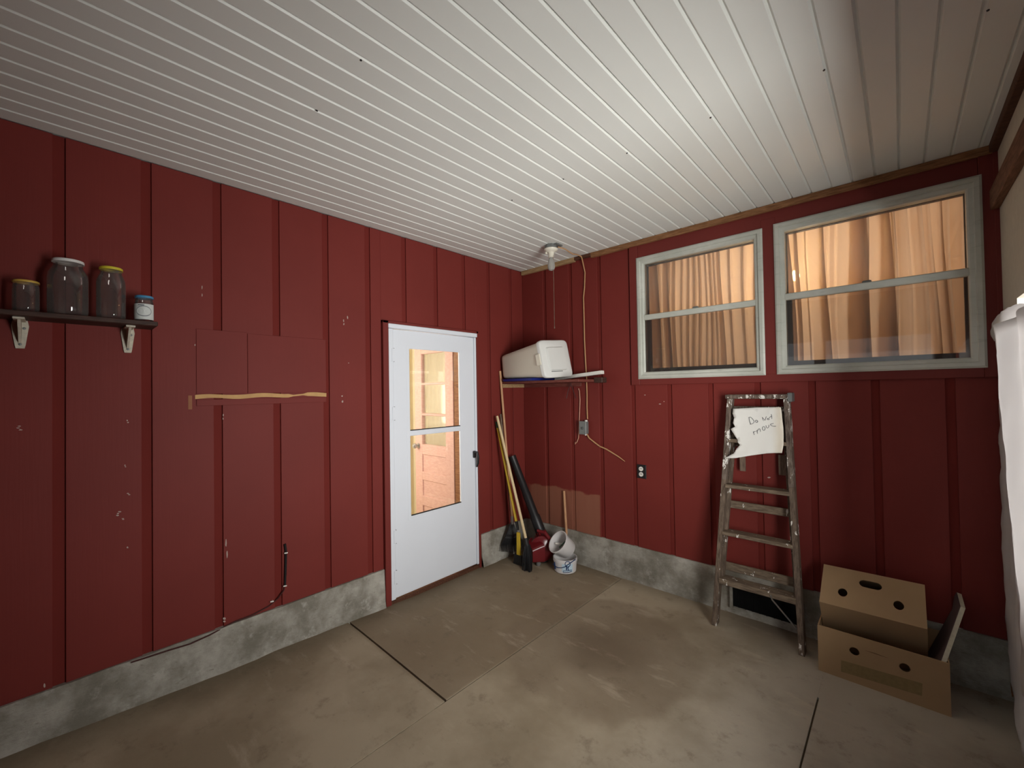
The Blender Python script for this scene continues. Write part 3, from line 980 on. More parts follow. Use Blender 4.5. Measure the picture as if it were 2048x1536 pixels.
def oval(r, ac, aw, zc, zh, n=24):
    vv = [T_ @ Vector((r * math.cos(ac), r * math.sin(ac), zc))] + [T_ @ Vector((r * math.cos(ac + aw * math.cos(2 * math.pi * i / n)), r * math.sin(ac + aw * math.cos(2 * math.pi * i / n)), zc + zh * math.sin(2 * math.pi * i / n))) for i in range(n)]
    return MB().add(vv, [(0, i + 1, (i + 1) % n + 1) for i in range(n)])
oval(0.0382, -0.15, 0.82, 0.052, 0.026).build('jar_label_ring', M['jarlabelgrey'], j4)
oval(0.0388, -0.15, 0.74, 0.052, 0.022).build('jar_label_oval', M['jarlabel'], j4)
band(0.0381, -0.75, -0.1, 0.078, 0.084).build('jar_label_print', M['jarlabelgrey'], j4)

# cable along the kerb with staples and black sleeve
cb = thing('wall_cable', 'dark brown cable stapled along the foot of the red wall', 'cable', (0, -2.6, 0.28))
pts = [onA(u, v, 0.006) for u, v in [(571, 1088), (573, 1112), (572, 1150), (568, 1180), (556, 1197), (538, 1212), (505, 1230), (470, 1243), (452, 1252)]]
pts += [onA(u, v, 0.022) for u, v in [(420, 1270), (380, 1288), (340, 1300), (300, 1313), (262, 1325)]]
MB().tube(pts, 0.004, 6).build('cable', M['browncable'], cb, smooth=True)
MB().tube([onA(u, v, 0.008) for u, v in [(570, 1088), (572, 1104), (571, 1140), (570, 1172)]], 0.0065, 8).build('cable_sleeve', M['black'], cb, smooth=True)
for u, v in ((572, 1106), (570, 1172), (544, 1203)):
    MB().bar(onA(u - 3.5, v + 0.7, 0.014), onA(u + 3.5, v - 0.7, 0.014), 0.007, 0.006, (0, 0, 1)).build('staple', M['white'], cb, bevel=0.001)

# ================================================================== LAMP HOLDER, CABLES, SWITCH, OUTLET
LX, LY = 0.700, -0.430
lh = thing('ceiling_lamp_holder', 'cream porcelain ceiling lamp holder with unlit bulb and pull chain', 'lamp', (LX, LY, H))
T_ = Matrix.Translation((LX, LY, H))
MB().lathe([(0.052, 0.0), (0.052, -0.030)], 8, T_, True, True).build('junction_box', M['greymetal'], lh)
MB().box(LX + 0.0, LX + 0.075, LY - 0.02, LY + 0.06, H - 0.012, H - 0.001).build('box_plate', M['greymetal'], lh)
MB().lathe([(0.0, -0.028), (0.050, -0.028), (0.058, -0.034), (0.056, -0.044), (0.042, -0.054), (0.026, -0.062), (0.023, -0.10), (0.025, -0.104), (0.020, -0.106), (0.0, -0.104)], 24, T_).build('porcelain_base', M['porcelain'], lh, smooth=True, angle=50)
MB().lathe([(0.016, -0.102), (0.020, -0.116), (0.026, -0.135), (0.030, -0.165), (0.030, -0.190), (0.022, -0.208), (0.0, -0.216)], 20, T_).build('bulb', M['bulb'], lh, smooth=True)
MB().box(LX - 0.044, LX - 0.030, LY - 0.026, LY - 0.006, H - 0.072, H - 0.044).build('chain_lever', M['porcelain'], lh, bevel=0.004)
MB().tube([(LX + 0.022, LY - 0.002, H - 0.06), (LX + 0.022, LY, H - 0.3), (LX + 0.022, LY, 2.10)], 0.0022, 6).build('pull_chain', M['handle_grey'], lh, smooth=True)
MB().lathe([(0.0, 0), (0.004, 0.002), (0.005, 0.012), (0.002, 0.02)], 8, Matrix.Translation((LX + 0.022, LY, 2.085))).build('chain_end', M['handle_grey'], lh)

lc = [(LX + 0.05, LY + 0.03, H - 0.02), (LX + 0.07, LY + 0.10, H - 0.025), (LX + 0.05, LY + 0.24, H - 0.03), (LX + 0.035, -0.10, H - 0.012), (LX + 0.035, -0.045, H - 0.012), (0.742, -0.036, H - 0.02), (0.752, -0.034, H - 0.06)]
lc += [tuple(onB(u, v, -0.012)) for u, v in [(1170, 545), (1169, 575), (1167, 595), (1168, 630), (1169, 680), (1171, 720), (1173, 755), (1174, 790), (1174, 815), (1175, 838)]]
o = MB().tube(lc, 0.0052, 8).build('lamp_cable', M['cable'], None, smooth=True)
tag(o, 'tan cable from the ceiling lamp holder down to the grey switch box', 'cable')
swb = thing('switch_box', 'small grey metal switch box on the red wall', 'switch', (0.735, 0, 1.23))
MB().box(0.694, 0.762, -0.048, 0.0, 1.180, 1.290).build('box', M['greymetal'], swb, bevel=0.004)
MB().box(0.692, 0.764, -0.052, -0.047, 1.176, 1.294).build('cover_plate', M['greymetal'], swb, bevel=0.002)
MB().box(0.722, 0.734, -0.064, -0.051, 1.222, 1.243).build('toggle', M['black'], swb, bevel=0.003)
MB().lathe([(0.012, 0), (0.012, 0.014), (0.0, 0.014)], 10, Matrix.Translation((0.748, -0.02, 1.289))).build('cable_clamp', M['white'], swb)
MB().lathe([(0.012, 0), (0.012, 0.014), (0.0, 0.014)], 10, Matrix.Translation((0.742, -0.02, 1.167))).build('cable_clamp', M['steel'], swb)
o = MB().tube([tuple(onB(u, v, -0.014)) for u, v in [(1174, 868), (1178, 876), (1188, 884), (1200, 893), (1212, 898), (1222, 904), (1238, 914), (1250, 923)]], [0.006] * 6 + [0.005, 0.003], 8).build('loose_cable', M['cable'], None, smooth=True)
tag(o, 'tan cable end sticking out below the grey switch box', 'cable')
o = MB().tube([tuple(onB(u, v, -0.01)) for u, v in [(1157, 777), (1159, 782), (1160, 800), (1159, 830), (1158, 860), (1157, 876), (1154, 884), (1150, 888), (1151, 884)]], 0.0042, 6).build('hanging_wire', M['pinkwire'], None, smooth=True)
tag(o, 'copper-pink wire hanging on the red wall beside the switch box', 'wire')
ou = thing('wall_outlet', 'black wall outlet plate with two white sockets', 'outlet', (1.255, 0, 0.9))
MB().box(1.218, 1.297, -0.008, 0, 0.846, 0.958).build('cover_plate', M['black'], ou, bevel=0.003)
for z in (0.924, 0.880):
    rc = MB().lathe([(0.018, 0), (0.018, 0.005), (0.0, 0.006)], 18, Matrix.Translation((1.255, -0.007, z)) @ Matrix.Rotation(math.pi / 2, 4, 'X')).build('socket', M['white'], ou, smooth=True)
    for dx in (-0.006, 0.006):
        MB().box(1.255 + dx - 0.0015, 1.255 + dx + 0.0015, -0.0145, -0.012, z - 0.002, z + 0.008).build('socket_slot', M['black'], rc)

# ================================================================== CORNER SHELF, BIN
cs = thing('corner_shelf', 'red-brown corner shelf carrying the white bin', 'shelf', (0.45, -0.2, 1.65))
MB().box(0.0, 0.885, -0.335, -0.022, 1.640, 1.662).build('shelf_board', M['shelf_red'], cs, bevel=0.002)
MB().box(0.885, 0.965, -0.10, -0.022, 1.632, 1.678).build('board_end', M['shelf_dark'], cs, bevel=0.004)
MB().box(0.0, 0.028, -0.335, -0.0, 1.605, 1.640).build('cleat', M['rawtrim'], cs, bevel=0.002)
MB().box(0.028, 0.70, -0.028, -0.0, 1.605, 1.640).build('cleat', M['shelf_red'], cs, bevel=0.002)
hk = MB().tube([tuple(onB(u, v, -0.06)) for u, v in [(1133, 797), (1136, 782), (1140, 771), (1141, 764), (1143, 771), (1148, 786), (1152, 797)]], 0.0035, 6).build('wire_hook', M['browncable'], None, smooth=True)
tag(hk, 'thin dark bent wire hook hanging under the corner shelf', 'hook')

bn = thing('trash_bin', 'white lidded plastic bin lying on its side on the corner shelf', 'bin', (0.35, -0.25, 1.68))


def rrect(c4, rad, n=5):
    """rounded loop through four corners (a,b,c,d order), rad as a fraction of the sides"""
    c4 = [Vector(c) for c in c4]
    out = []
    for i in range(4):
        p, a, b = c4[i], c4[i - 1], c4[(i + 1) % 4]
        s, e = p + (a - p) * rad, p + (b - p) * rad
        for k in range(n + 1):
            t = k / n
            out.append((1 - t) ** 2 * s + 2 * t * (1 - t) * p + t * t * e)
    return out


def loft(loops, cap0=True, cap1=True):
    n = len(loops[0])
    mb = MB()
    ff = []
    for i in range(len(loops) - 1):
        ff += [(i * n + k, i * n + (k + 1) % n, (i + 1) * n + (k + 1) % n, (i + 1) * n + k) for k in range(n)]
    if cap0:
        ff.append(tuple(range(n - 1, -1, -1)))
    if cap1:
        ff.append(tuple(range((len(loops) - 1) * n, len(loops) * n)))
    return mb.add([p for l in loops for p in l], ff)


def lerp4(a, b, t, grow=0.0):
    q = [Vector(p) * (1 - t) + Vector(r) * t for p, r in zip(a, b)]
    c = sum(q, Vector()) / 4
    return [c + (p - c) * (1 + grow) for p in q]


# bottom end (near wall A) and mouth end: near-low, far-low, far-high, near-high
BA = [(0.055, -0.360, 1.690), (0.055, -0.085, 1.690), (0.035, -0.085, 1.915), (0.035, -0.360, 1.915)]
BB = [(0.628, -0.438, 1.684), (0.668, -0.098, 1.700), (0.600, -0.098, 2.022), (0.562, -0.438, 1.996)]
ax_ = (sum((Vector(p) for p in BB), Vector()) - sum((Vector(p) for p in BA), Vector())) / 4
axn = ax_.normalized()
lo = [rrect(lerp4(BA, BB, -0.02, -0.12), 0.16), rrect(lerp4(BA, BB, 0.0, -0.03), 0.16), rrect(lerp4(BA, BB, 0.04), 0.16), rrect(lerp4(BA, BB, 0.86), 0.16), rrect(lerp4(BA, BB, 0.90, 0.03), 0.16), rrect(lerp4(BA, BB, 0.94, 0.03), 0.16)]
loft(lo).build('bin_body', M['bin'], bn, smooth=True, angle=40)
lo = [rrect(lerp4(BA, BB, 0.935, 0.05), 0.14), rrect(lerp4(BA, BB, 0.985, 0.05), 0.14), rrect(lerp4(BA, BB, 1.0, 0.02), 0.14), rrect(lerp4(BA, BB, 1.005, -0.02), 0.14)]
ld = loft(lo).build('bin_lid', M['binlid'], bn, smooth=True, angle=40)
pan = lerp4(BA, BB, 1.004, -0.34)
pan2 = lerp4(BA, BB, 1.03, -0.40)
loft([rrect(pan, 0.1), rrect(pan2, 0.1)]).build('lid_panel', M['binlid'], ld, smooth=True, angle=40)
e0, e1 = Vector(lerp4(BA, BB, 1.006, -0.30)[0]), Vector(lerp4(BA, BB, 1.006, -0.30)[1])
MB().bar(e0 * 0.88 + e1 * 0.12, e0 * 0.3 + e1 * 0.7, 0.006, 0.004, (0, 0, 1)).build('lid_slot', M['greymetal'], ld)
# latch lugs on the rim
r4 = lerp4(BA, BB, 0.93, 0.06)
for s in (0, 1):
    lo_, hi_ = (Vector(r4[0]), Vector(r4[3])) if s == 0 else (Vector(r4[1]), Vector(r4[2]))
    MB().bar(lo_ * 0.65 + hi_ * 0.35, lo_ * 0.35 + hi_ * 0.65, 0.05, 0.014, tuple(axn)).build('latch_lug', M['bin'], bn, bevel=0.004)
o = loft([rrect([(0.055, -0.375, 1.6630), (0.47, -0.415, 1.6630), (0.47, -0.10, 1.6630), (0.055, -0.10, 1.6630)], 0.1), rrect([(0.045, -0.382, 1.684), (0.48, -0.425, 1.684), (0.48, -0.09, 1.684), (0.045, -0.09, 1.684)], 0.1)]).build('blue_lid', M['bluelid'], None, smooth=True, angle=40)
tag(o, 'flat blue plastic lid lying under the white bin', 'lid')
o = MB().bar((0.45, -0.056, 1.680), (0.945, -0.052, 1.722), 0.05, 0.030, (0, 1, 0)).build('white_plank', M['white'], None, bevel=0.002)
tag(o, 'short white painted plank sticking out past the white bin', 'plank')

# ================================================================== TOOLS IN THE CORNER
def along(p, q, t):
    return Vector(p) * (1 - t) + Vector(q) * t


# pale wooden broom
br = thing('broom', 'pale wooden broom handle with black bristle head in the corner', 'broom', (0.27, -0.36, 0))
top = onA(994, 832, 0.062)
bot = onB(1052, 1078, -0.415)
MB().tube([top, along(top, bot, 0.01), bot], [0.010, 0.0125, 0.0125], 10).build('handle', M['handle_wood'], br, smooth=True, angle=60)
dn = (bot - top).normalized()
ferr = bot + dn * 0.07
MB().tube([bot - dn * 0.01, ferr], [0.016, 0.020], 10).build('ferrule', M['black'], br, smooth=True)
fx, fy = bot.x + 0.03, bot.y - 0.02
mb = MB()
for k in range(60):
    a = random.uniform(-1, 1)
    b = random.uniform(-1, 1)
    s = ferr + Vector((a * 0.02, b * 0.014, 0.02))
    e = Vector((fx + a * 0.045, fy + b * 0.03, 0.002 + random.uniform(0, 0.01)))
    mb.tube([s, (s + e) / 2 + Vector((a * 0.008, b * 0.005, 0)), e], [0.005, 0.005, 0.003], 4)
mb.build('bristles', M['black'], br)['kind'] = 'stuff'

# yellow handled tool with green tip
yt = thing('yellow_scraper', 'yellow handled tool with dark green grip tip and yellow foot in the corner', 'garden tool', (0.24, -0.4, 0))
top = onA(993, 843, 0.034)
bot = onB(1036, 1060, -0.385)
tp2 = along(top, bot, 0.06)
MB().tube([top, tp2], [0.0125, 0.0145], 10).build('grip', M['green'], yt, smooth=True)
MB().tube([tp2, along(top, bot, 0.93)], 0.0125, 10).build('handle', M['yellow'], yt, smooth=True)
MB().tube([along(top, bot, 0.92), bot], [0.014, 0.012], 10).build('socket', M['black'], yt, smooth=True)
d = (bot - top).normalized()
f0 = bot + d * 0.02
MB().hexa([f0 + Vector(p) for p in ((-0.016, -0.012, 0.0), (0.02, -0.012, 0.0), (0.02, 0.008, 0.0), (-0.016, 0.008, 0.0))],
          [Vector((f0.x + a, f0.y + b, 0.085)) for a, b in ((-0.020, -0.012), (0.026, -0.012), (0.026, 0.006), (-0.020, 0.006))]).build('blade', M['yellow'], yt, bevel=0.004)
MB().hexa([Vector((f0.x + a, f0.y + b, 0.09)) for a, b in ((-0.045, -0.014), (0.045, -0.014), (0.045, 0.008), (-0.045, 0.008))],
          [Vector((f0.x + a, f0.y + b, 0.001)) for a, b in ((-0.055, -0.02), (0.055, -0.02), (0.055, 0.014), (-0.055, 0.014))]).build('blade_edge', M['black'], yt, bevel=0.003)

# leaf rake with orange-tan handle
rk = thing('leaf_rake', 'black fan leaf rake on a long orange-tan handle in the corner', 'rake', (0.1, -0.37, 0))
top = onA(1000, 742, 0.012)
neck = onA(1024, 1035, 0.10)
MB().tube([top, along(top, neck, 0.45), along(top, neck, 0.455), neck], [0.0115, 0.0115, 0.0105, 0.0105], 10).build('handle', M['handle_peach'], rk, smooth=True, angle=60)
MB().tube([along(top, neck, 0.99), neck + Vector((0, 0, -0.06))], [0.013, 0.016], 10).build('ferrule', M['steel'], rk, smooth=True)
mb = MB()
fan0 = neck + Vector((0, 0, -0.04))
cross = []
for k in range(17):
    s = -1 + 2 * k / 16
    e = Vector((0.105 + 0.050 * s, -0.325 + 0.095 * s, 0.115 + 0.02 * abs(s)))
    p2 = e + Vector((0.035, -0.025, -0.04))
    mb.tube([fan0, (fan0 + e) / 2 + Vector((0.01, -0.01, 0)), e, p2], [0.007, 0.007, 0.006, 0.004], 5)
    cross.append(fan0 * 0.35 + e * 0.65 + Vector((0.008, -0.008, 0)))
mb.build('tines', M['black'], rk)
MB().tube(cross, 0.006, 6).build('cross_brace', M['black'], rk, smooth=True)
mb = MB()
mb.prism([fan0 + Vector((0.0, 0, 0.03)), cross[0], cross[5], cross[11], cross[16]], (0.004, -0.004, 0)).build('fan_web', M['black'], rk)

# grey stick behind
top = onA(1001, 828, 0.012)
o = MB().tube([top, (0.045, -0.315, 0.75), (0.10, -0.27, 0.006)], [0.009, 0.011, 0.011], 8).build('wooden_stick', M['handle_grey'], None, smooth=True)
tag(o, 'thin grey-brown wooden stick behind the broom handle', 'stick')

# leaf blower
lbw = thing('leaf_blower', 'dark red leaf blower with long black tube leaning in the corner', 'leaf blower', (0.33, -0.18, 0))
tt = onA(1024, 912, 0.055)
j1 = onB(1080, 1060, -0.145)
MB().tube([tt, along(tt, j1, 0.50), along(tt, j1, 0.505), along(tt, j1, 0.80), along(tt, j1, 0.82), along(tt, j1, 1.02)], [0.036, 0.037, 0.040, 0.041, 0.049, 0.050], 16).build('blower_tube', M['black'], lbw, smooth=True, angle=40)
bc = Vector((0.355, -0.190, 0.125))
ax3 = (j1 - tt).normalized()
MB().tube([j1 + ax3 * 0.0, j1 + ax3 * 0.05, j1 + ax3 * 0.10], [0.048, 0.058, 0.062], 16).build('outlet_neck', M['redplastic'], lbw, smooth=True)
# fan housing drum and motor housing
drum_axis = Vector((0.62, -0.75, 0.1)).normalized()
Rm = drum_axis.to_track_quat('Z', 'Y').to_matrix().to_4x4()
MB().lathe([(0.0, -0.07), (0.09, -0.07), (0.112, -0.05), (0.118, 0.0), (0.112, 0.045), (0.085, 0.062), (0.0, 0.066)], 24, Matrix.Translation(bc) @ Rm).build('fan_housing', M['redplastic'], lbw, smooth=True, angle=40)
loft([rrect([Vector(bc) + Vector(p) for p in ((-0.09, -0.10, -0.085), (0.03, -0.17, -0.085), (0.03, -0.17, 0.035), (-0.09, -0.10, 0.06))], 0.2),
      rrect([Vector(bc) + Vector(p) for p in ((-0.13, -0.03, -0.10), (0.09, -0.07, -0.10), (0.09, -0.07, 0.075), (-0.13, -0.03, 0.08))], 0.2)]).build('motor_housing', M['redplastic'], lbw, smooth=True, angle=40)
MB().tube([bc + Vector((-0.02, 0.0, 0.11)), bc + Vector((0.0, -0.05, 0.165)), bc + Vector((0.06, -0.03, 0.16)), bc + Vector((0.09, 0.0, 0.10))], 0.016, 10).build('handle', M['redplastic'], lbw, smooth=True)
MB().lathe([(0.0, 0), (0.05, 0), (0.055, 0.01), (0.05, 0.02), (0, 0.02)], 16, Matrix.Translation(bc + Vector((0, 0.0, -0.124)))).build('foot', M['black'], lbw)
# small round thing on the floor
o = MB().lathe([(0.0, 0.0), (0.016, 0.0), (0.022, 0.012), (0.021, 0.026), (0.012, 0.036), (0.0, 0.038)], 16, Matrix.Translation(onF(1077, 1131, 0.0))).build('grey_knob', plain('dusty_grey_plastic', (0.17, 0.16, 0.15), 0.6, 0.3), None, smooth=True)
tag(o, 'small dusty grey round knob on the floor by the bucket', 'knob')

# dowel on the wall behind the bucket
o = MB().tube([tuple(onB(1128, 982, -0.014)), tuple(onB(1133, 1065, -0.05)), (0.505, -0.075, 0.01)], 0.011, 8).build('wooden_dowel', M['handle_peach'], None, smooth=True)
tag(o, 'short wooden dowel standing against the bare brown patch behind the bucket', 'dowel')

# ------------------------------------------------------------------ buckets
bk = thing('bucket', 'white bucket with blue printed emblem standing in the corner', 'bucket', (0.632, -0.215, 0))
BC = Vector((0.632, -0.215, 0))
BR0, BR1, BH = 0.094, 0.103, 0.122
T_ = Matrix.Translation(BC)
MB().lathe([(0.0, 0.0), (BR0 - 0.01, 0.0), (BR0, 0.008), (BR1 - 0.003, BH - 0.03), (BR1 + 0.002, BH - 0.028), (BR1 + 0.002, BH - 0.012), (BR1, BH), (BR1 - 0.004, BH), (BR0 - 0.006, 0.012), (0.0, 0.01)], 32, T_).build('bucket_wall', M['bucket'], bk, smooth=True, angle=40)


def oncyl(u, v, extra=0.0):
    """point where the pixel's ray meets the bucket's conical wall"""
    d = ray(u, v)
    lo_, hi_ = 0.0, 0.0
    t = ((BC - CAM).to_2d().length) / d.to_2d().length
    best = None
    tt_ = t - 0.25
    while tt_ < t + 0.05:
        p = CAM + d * tt_
        r = BR0 + (BR1 - BR0) * max(0, min(1, p.z / BH)) + extra
        if (p - BC).to_2d().length <= r:
            best = p
            break
        tt_ += 0.0008
    return best or (CAM + d * t)


def stroke(uvs, w, name, mat, parent, fn, n=5):
    MB().tube([fn(u, v) for u, v in uvs], w, n).build(name, mat, parent, smooth=True)


k_ = 9.6
C5 = lambda x, y: (990 + x / k_, 1020 + y / k_)
fn = lambda u, v: oncyl(u, v, 0.002)
n = 8
gr = [[fn(*C5(1285 + 205 * i / n, 995 + 195 * j / 6)) for i in range(n + 1)] for j in range(7)]
MB().add([p for r in gr for p in r], [(j * (n + 1) + i, j * (n + 1) + i + 1, (j + 1) * (n + 1) + i + 1, (j + 1) * (n + 1) + i) for j in range(6) for i in range(n)]).build('print_field', M['skyprint'], bk)
fn2 = lambda u, v: oncyl(u, v, 0.004)
stroke([C5(1395 + 50 * math.cos(a), 1040 + 52 * math.sin(a)) for a in [2 * math.pi * i / 14 for i in range(15)]], 0.0032, 'emblem', M['bluepaint'], bk, fn2)
stroke([C5(1370, 1080), C5(1378, 1110), C5(1372, 1150)], 0.005, 'emblem', M['bluepaint'], bk, fn2)
stroke([C5(1420, 1080), C5(1402, 1110), C5(1405, 1140), C5(1420, 1158)], 0.004, 'emblem', M['bluepaint'], bk, fn2)
stroke([C5(1310, 1172), C5(1400, 1166), C5(1470, 1150), C5(1470, 1180), C5(1400, 1200), C5(1310, 1202), C5(1310, 1172)], 0.0028, 'emblem', M['bluepaint'], bk, fn2)
stroke([C5(1140, 1000), C5(1150, 1060), C5(1155, 1130)], 0.005, 'emblem', M['bluepaint'], bk, fn2)
fn3 = lambda u, v: oncyl(u, v, 0.009)
stroke([C5(1105, 1030), C5(1150, 1075), C5(1200, 1105), C5(1270, 1112), C5(1340, 1095), C5(1410, 1045), C5(1480, 995), C5(1545, 950)], 0.0035, 'bail_handle', M['bluepaint'], bk, fn3, 6)

b2 = thing('tilted_bucket', 'plain white bucket tipped over inside the emblem bucket', 'bucket', (0.63, -0.2, 0.1))
ax2 = Vector((-0.26, -0.73, 0.632)).normalized()
Rq = ax2.to_track_quat('Z', 'Y').to_matrix().to_4x4()
T2 = Matrix.Translation(onB(1115, 1083, -0.245) - ax2 * 0.150) @ Rq
MB().lathe([(0.0, 0.0), (0.074, 0.0), (0.080, 0.006), (0.098, 0.136), (0.103, 0.137), (0.103, 0.148), (0.100, 0.150), (0.095, 0.149), (0.075, 0.008), (0.0, 0.006)], 32, T2).build('bucket_wall', M['bucket'], b2, smooth=True, angle=40)
MB().tube([T2 @ Vector((0.096 * math.cos(a), 0.096 * math.sin(a), 0.13)) for a in (2.3, 2.5, 2.7)], 0.003, 5).build('red_mark', M['redplastic'], b2, smooth=True)
o = MB().tube([T2 @ Vector(p) for p in ((-0.055, 0.02, 0.03), (-0.05, -0.005, 0.08), (-0.06, -0.02, 0.115))], [0.014, 0.012, 0.008], 8).build('scrap', M['white'], None, smooth=True)
tag(o, 'crumpled pale scrap lying inside the tipped white bucket', 'scrap')
o = MB().tube([T2 @ Vector(p) for p in ((-0.05, 0.05, 0.035), (-0.03, 0.02, 0.06), (-0.04, -0.03, 0.07))], 0.006, 6).build('green_twig', M['green'], None, smooth=True)
tag(o, 'dark green twig lying inside the tipped white bucket', 'twig')

# ================================================================== STEP LADDER
la = thing('step_ladder', 'folded wooden step ladder with paint splashes leaning on the window wall', 'ladder', (2.12, -0.2, 0))
YB, YT, ZT = -0.275, -0.070, 1.55
sl_ = (YT - YB) / ZT


def LP(x, z, off=0.0):
    """point of the ladder's front plane, off = towards the viewer"""
    return Vector((x, YB + sl_ * z - off, z))


def railx(z, side):
    return (1.877 + 0.049 * z) if side < 0 else (2.362 - 0.053 * z)


for s in (-1, 1):
    mb = MB()
    a, b = LP(railx(0, s), 0.0), LP(railx(1.50, s), 1.50)
    mb.hexa([a + Vector((dx, dy, 0)) for dx, dy in ((-0.015, -0.012), (0.015, -0.012), (0.015, 0.062), (-0.015, 0.062))],
            [b + Vector((dx, dy, 0)) for dx, dy in ((-0.015, -0.012), (0.015, -0.012), (0.015, 0.062), (-0.015, 0.062))])
    zc = 0.95
    mb = MB()
    for z0, z1, mt in ((0.0, zc, 'ladder'), (zc, 1.50, 'ladder_top')):
        a, b = LP(railx(z0, s), z0), LP(railx(z1, s), z1)
        q = ((-0.015, -0.010), (0.015, -0.010), (0.015, 0.060), (-0.015, 0.060))
        MB().hexa([a + Vector((dx, dy, 0)) for dx, dy in q], [b + Vector((dx, dy, 0)) for dx, dy in q]).build('rail', M[mt], la, bevel=0.002)
    # rear legs, just behind
    a, b = LP(railx(0, s) - s * 0.030, 0.0) + Vector((0, 0.085, 0)), LP(railx(1.44, s) - s * 0.030, 1.44) + Vector((0, 0.085, 0))
    q = ((-0.010, -0.018), (0.010, -0.018), (0.010, 0.018), (-0.010, 0.018))
    a.y, b.y = min(a.y, -0.07), min(b.y, -0.022)
    MB().hexa([a + Vector((dx, dy, 0.25)) for dx, dy in q], [b + Vector((dx, dy, 0)) for dx, dy in q]).build('rear_leg', M['ladder'], la, bevel=0.002)
# cap
c0, c1 = LP(1.928, 1.495), LP(2.303, 1.495)
MB().box(1.926, 2.307, c0.y - 0.022, -0.006, 1.497, 1.525).build('top_cap', M['ladder_top'], la, bevel=0.005)
MB().box(2.292, 2.318, c0.y - 0.024, -0.01, 1.478, 1.535).build('cap_bracket', M['greymetal'], la, bevel=0.004)
for z in (0.31, 0.613, 0.922, 1.225):
    x0, x1 = railx(z, -1) + 0.010, railx(z, 1) - 0.010
    p = LP(0, z)
    MB().box(x0, x1, p.y - 0.018, p.y + 0.072, z - 0.036 + (0.012 if z > 0.4 else 0.0), z).build('step', M['step'], la, bevel=0.003)
for z, h in ((0.365, 0.055), (0.775, 0.05), (1.19, 0.045)):
    x0, x1 = railx(z, -1) + 0.022, railx(z, 1) - 0.022
    p = LP(0, z)
    yy = min(p.y + 0.075, -0.035)
    MB().box(x0, x1, yy, yy + 0.016, z - h / 2, z + h / 2).build('rear_rung', M['step'], la, bevel=0.002)
MB().box(1.965, 2.265, -0.05, -0.03, 1.415, 1.445).build('rear_rung', M['ladder_top'], la, bevel=0.002)
for x in (1.995, 2.225):
    MB().box(x, x + 0.035, -0.042, -0.034, 1.00, 1.13).build('back_slat', M['handle_grey'], la)
MB().tube([(2.205, LP(0, 0.29).y - 0.02, 0.292), (2.21, LP(0, 0.25).y + 0.0, 0.262), (2.325, LP(0, 0.15).y + 0.05, 0.115)], 0.0045, 6).build('brace_rod', M['steel'], la, smooth=True)

# ------------------------------------------------------------------ paper notice
C3 = lambda x, y: (1440 + x / 9.6, 775 + y / 9.6)


def onlad(u, v, off=0.022):
    nrm = Vector((0, ZT, -(YT - YB))).normalized()
    d = ray(u, v)
    p0 = Vector((0, YB, 0)) - nrm * off
    t = nrm.dot(p0 - CAM) / nrm.dot(d)
    return CAM + d * t


pn = thing('paper_notice', 'torn white paper notice reading Do Not move on the ladder', 'paper', (2.1, -0.1, 1.1))
outl = [(250, 410), (480, 398), (700, 384), (1000, 380), (1168, 380), (1185, 480), (1200, 650), (1215, 760), (1222, 900), (1220, 1100), (1190, 1258), (1040, 1258), (900, 1264), (600, 1305), (300, 1355), (80, 1360), (180, 1310), (270, 1260), (320, 1170),
        (385, 1105), (335, 1045), (342, 1010), (300, 950), (260, 880), (200, 795), (290, 755), (250, 680), (272, 580), (240, 500)]
bm = bmesh.new()
fv = [bm.verts.new((x, -y, 0)) for x, y in outl]
bm.faces.new(fv)
bmesh.ops.triangulate(bm, faces=bm.faces[:])
for _ in range(3):
    bmesh.ops.subdivide_edges(bm, edges=[e for e in bm.edges if e.calc_length() > 70], cuts=1, use_grid_fill=False)
    bmesh.ops.triangulate(bm, faces=bm.faces[:])


def crumple(x, y):
    c = 0.0035 * noise.noise(Vector((x * 0.006, y * 0.006, 1.3))) + 0.002 * noise.noise(Vector((x * 0.015, y * 0.015, 4.2)))
    c += 0.006 * max(0, (x - 1050) / 170) ** 2                 # right edge curls
    c += 0.010 * max(0, (y - 1000) / 360) ** 2
    return c


for v in bm.verts:
    x, y = v.co.x, -v.co.y
    v.co = onlad(*C3(x, y), 0.024 + crumple(x, y))
bmesh.ops.recalc_face_normals(bm, faces=bm.faces)
bmesh.ops.solidify(bm, geom=bm.faces[:], thickness=0.0006)
me = bpy.data.meshes.new('paper_sheet')
bm.to_mesh(me)
bm.free()
me.polygons.foreach_set('use_smooth', [True] * len(me.polygons))
me.materials.append(M['paper'])
link('paper_sheet', me, pn)


def arc(cx, cy, rx, ry, a0=0, a1=360, n=14):
    return [(cx + rx * math.cos(math.radians(a0 + (a1 - a0) * i / n)), cy + ry * math.sin(math.radians(a0 + (a1 - a0) * i / n))) for i in range(n + 1)]


def bezier_pts(pts, n=5):
    out = []
    for i in range(len(pts) - 1):
        p0, p1, p2, p3 = pts[max(i - 1, 0)], pts[i], pts[i + 1], pts[min(i + 2, len(pts) - 1)]
        for k in range(n):
            t = k / n
            out.append(tuple(0.5 * (2 * p1[j] + (p2[j] - p0[j]) * t + (2 * p0[j] - 5 * p1[j] + 4 * p2[j] - p3[j]) * t * t + (3 * p1[j] - p0[j] - 3 * p2[j] + p3[j]) * t ** 3) for j in (0, 1)))
    return out + [pts[-1]]


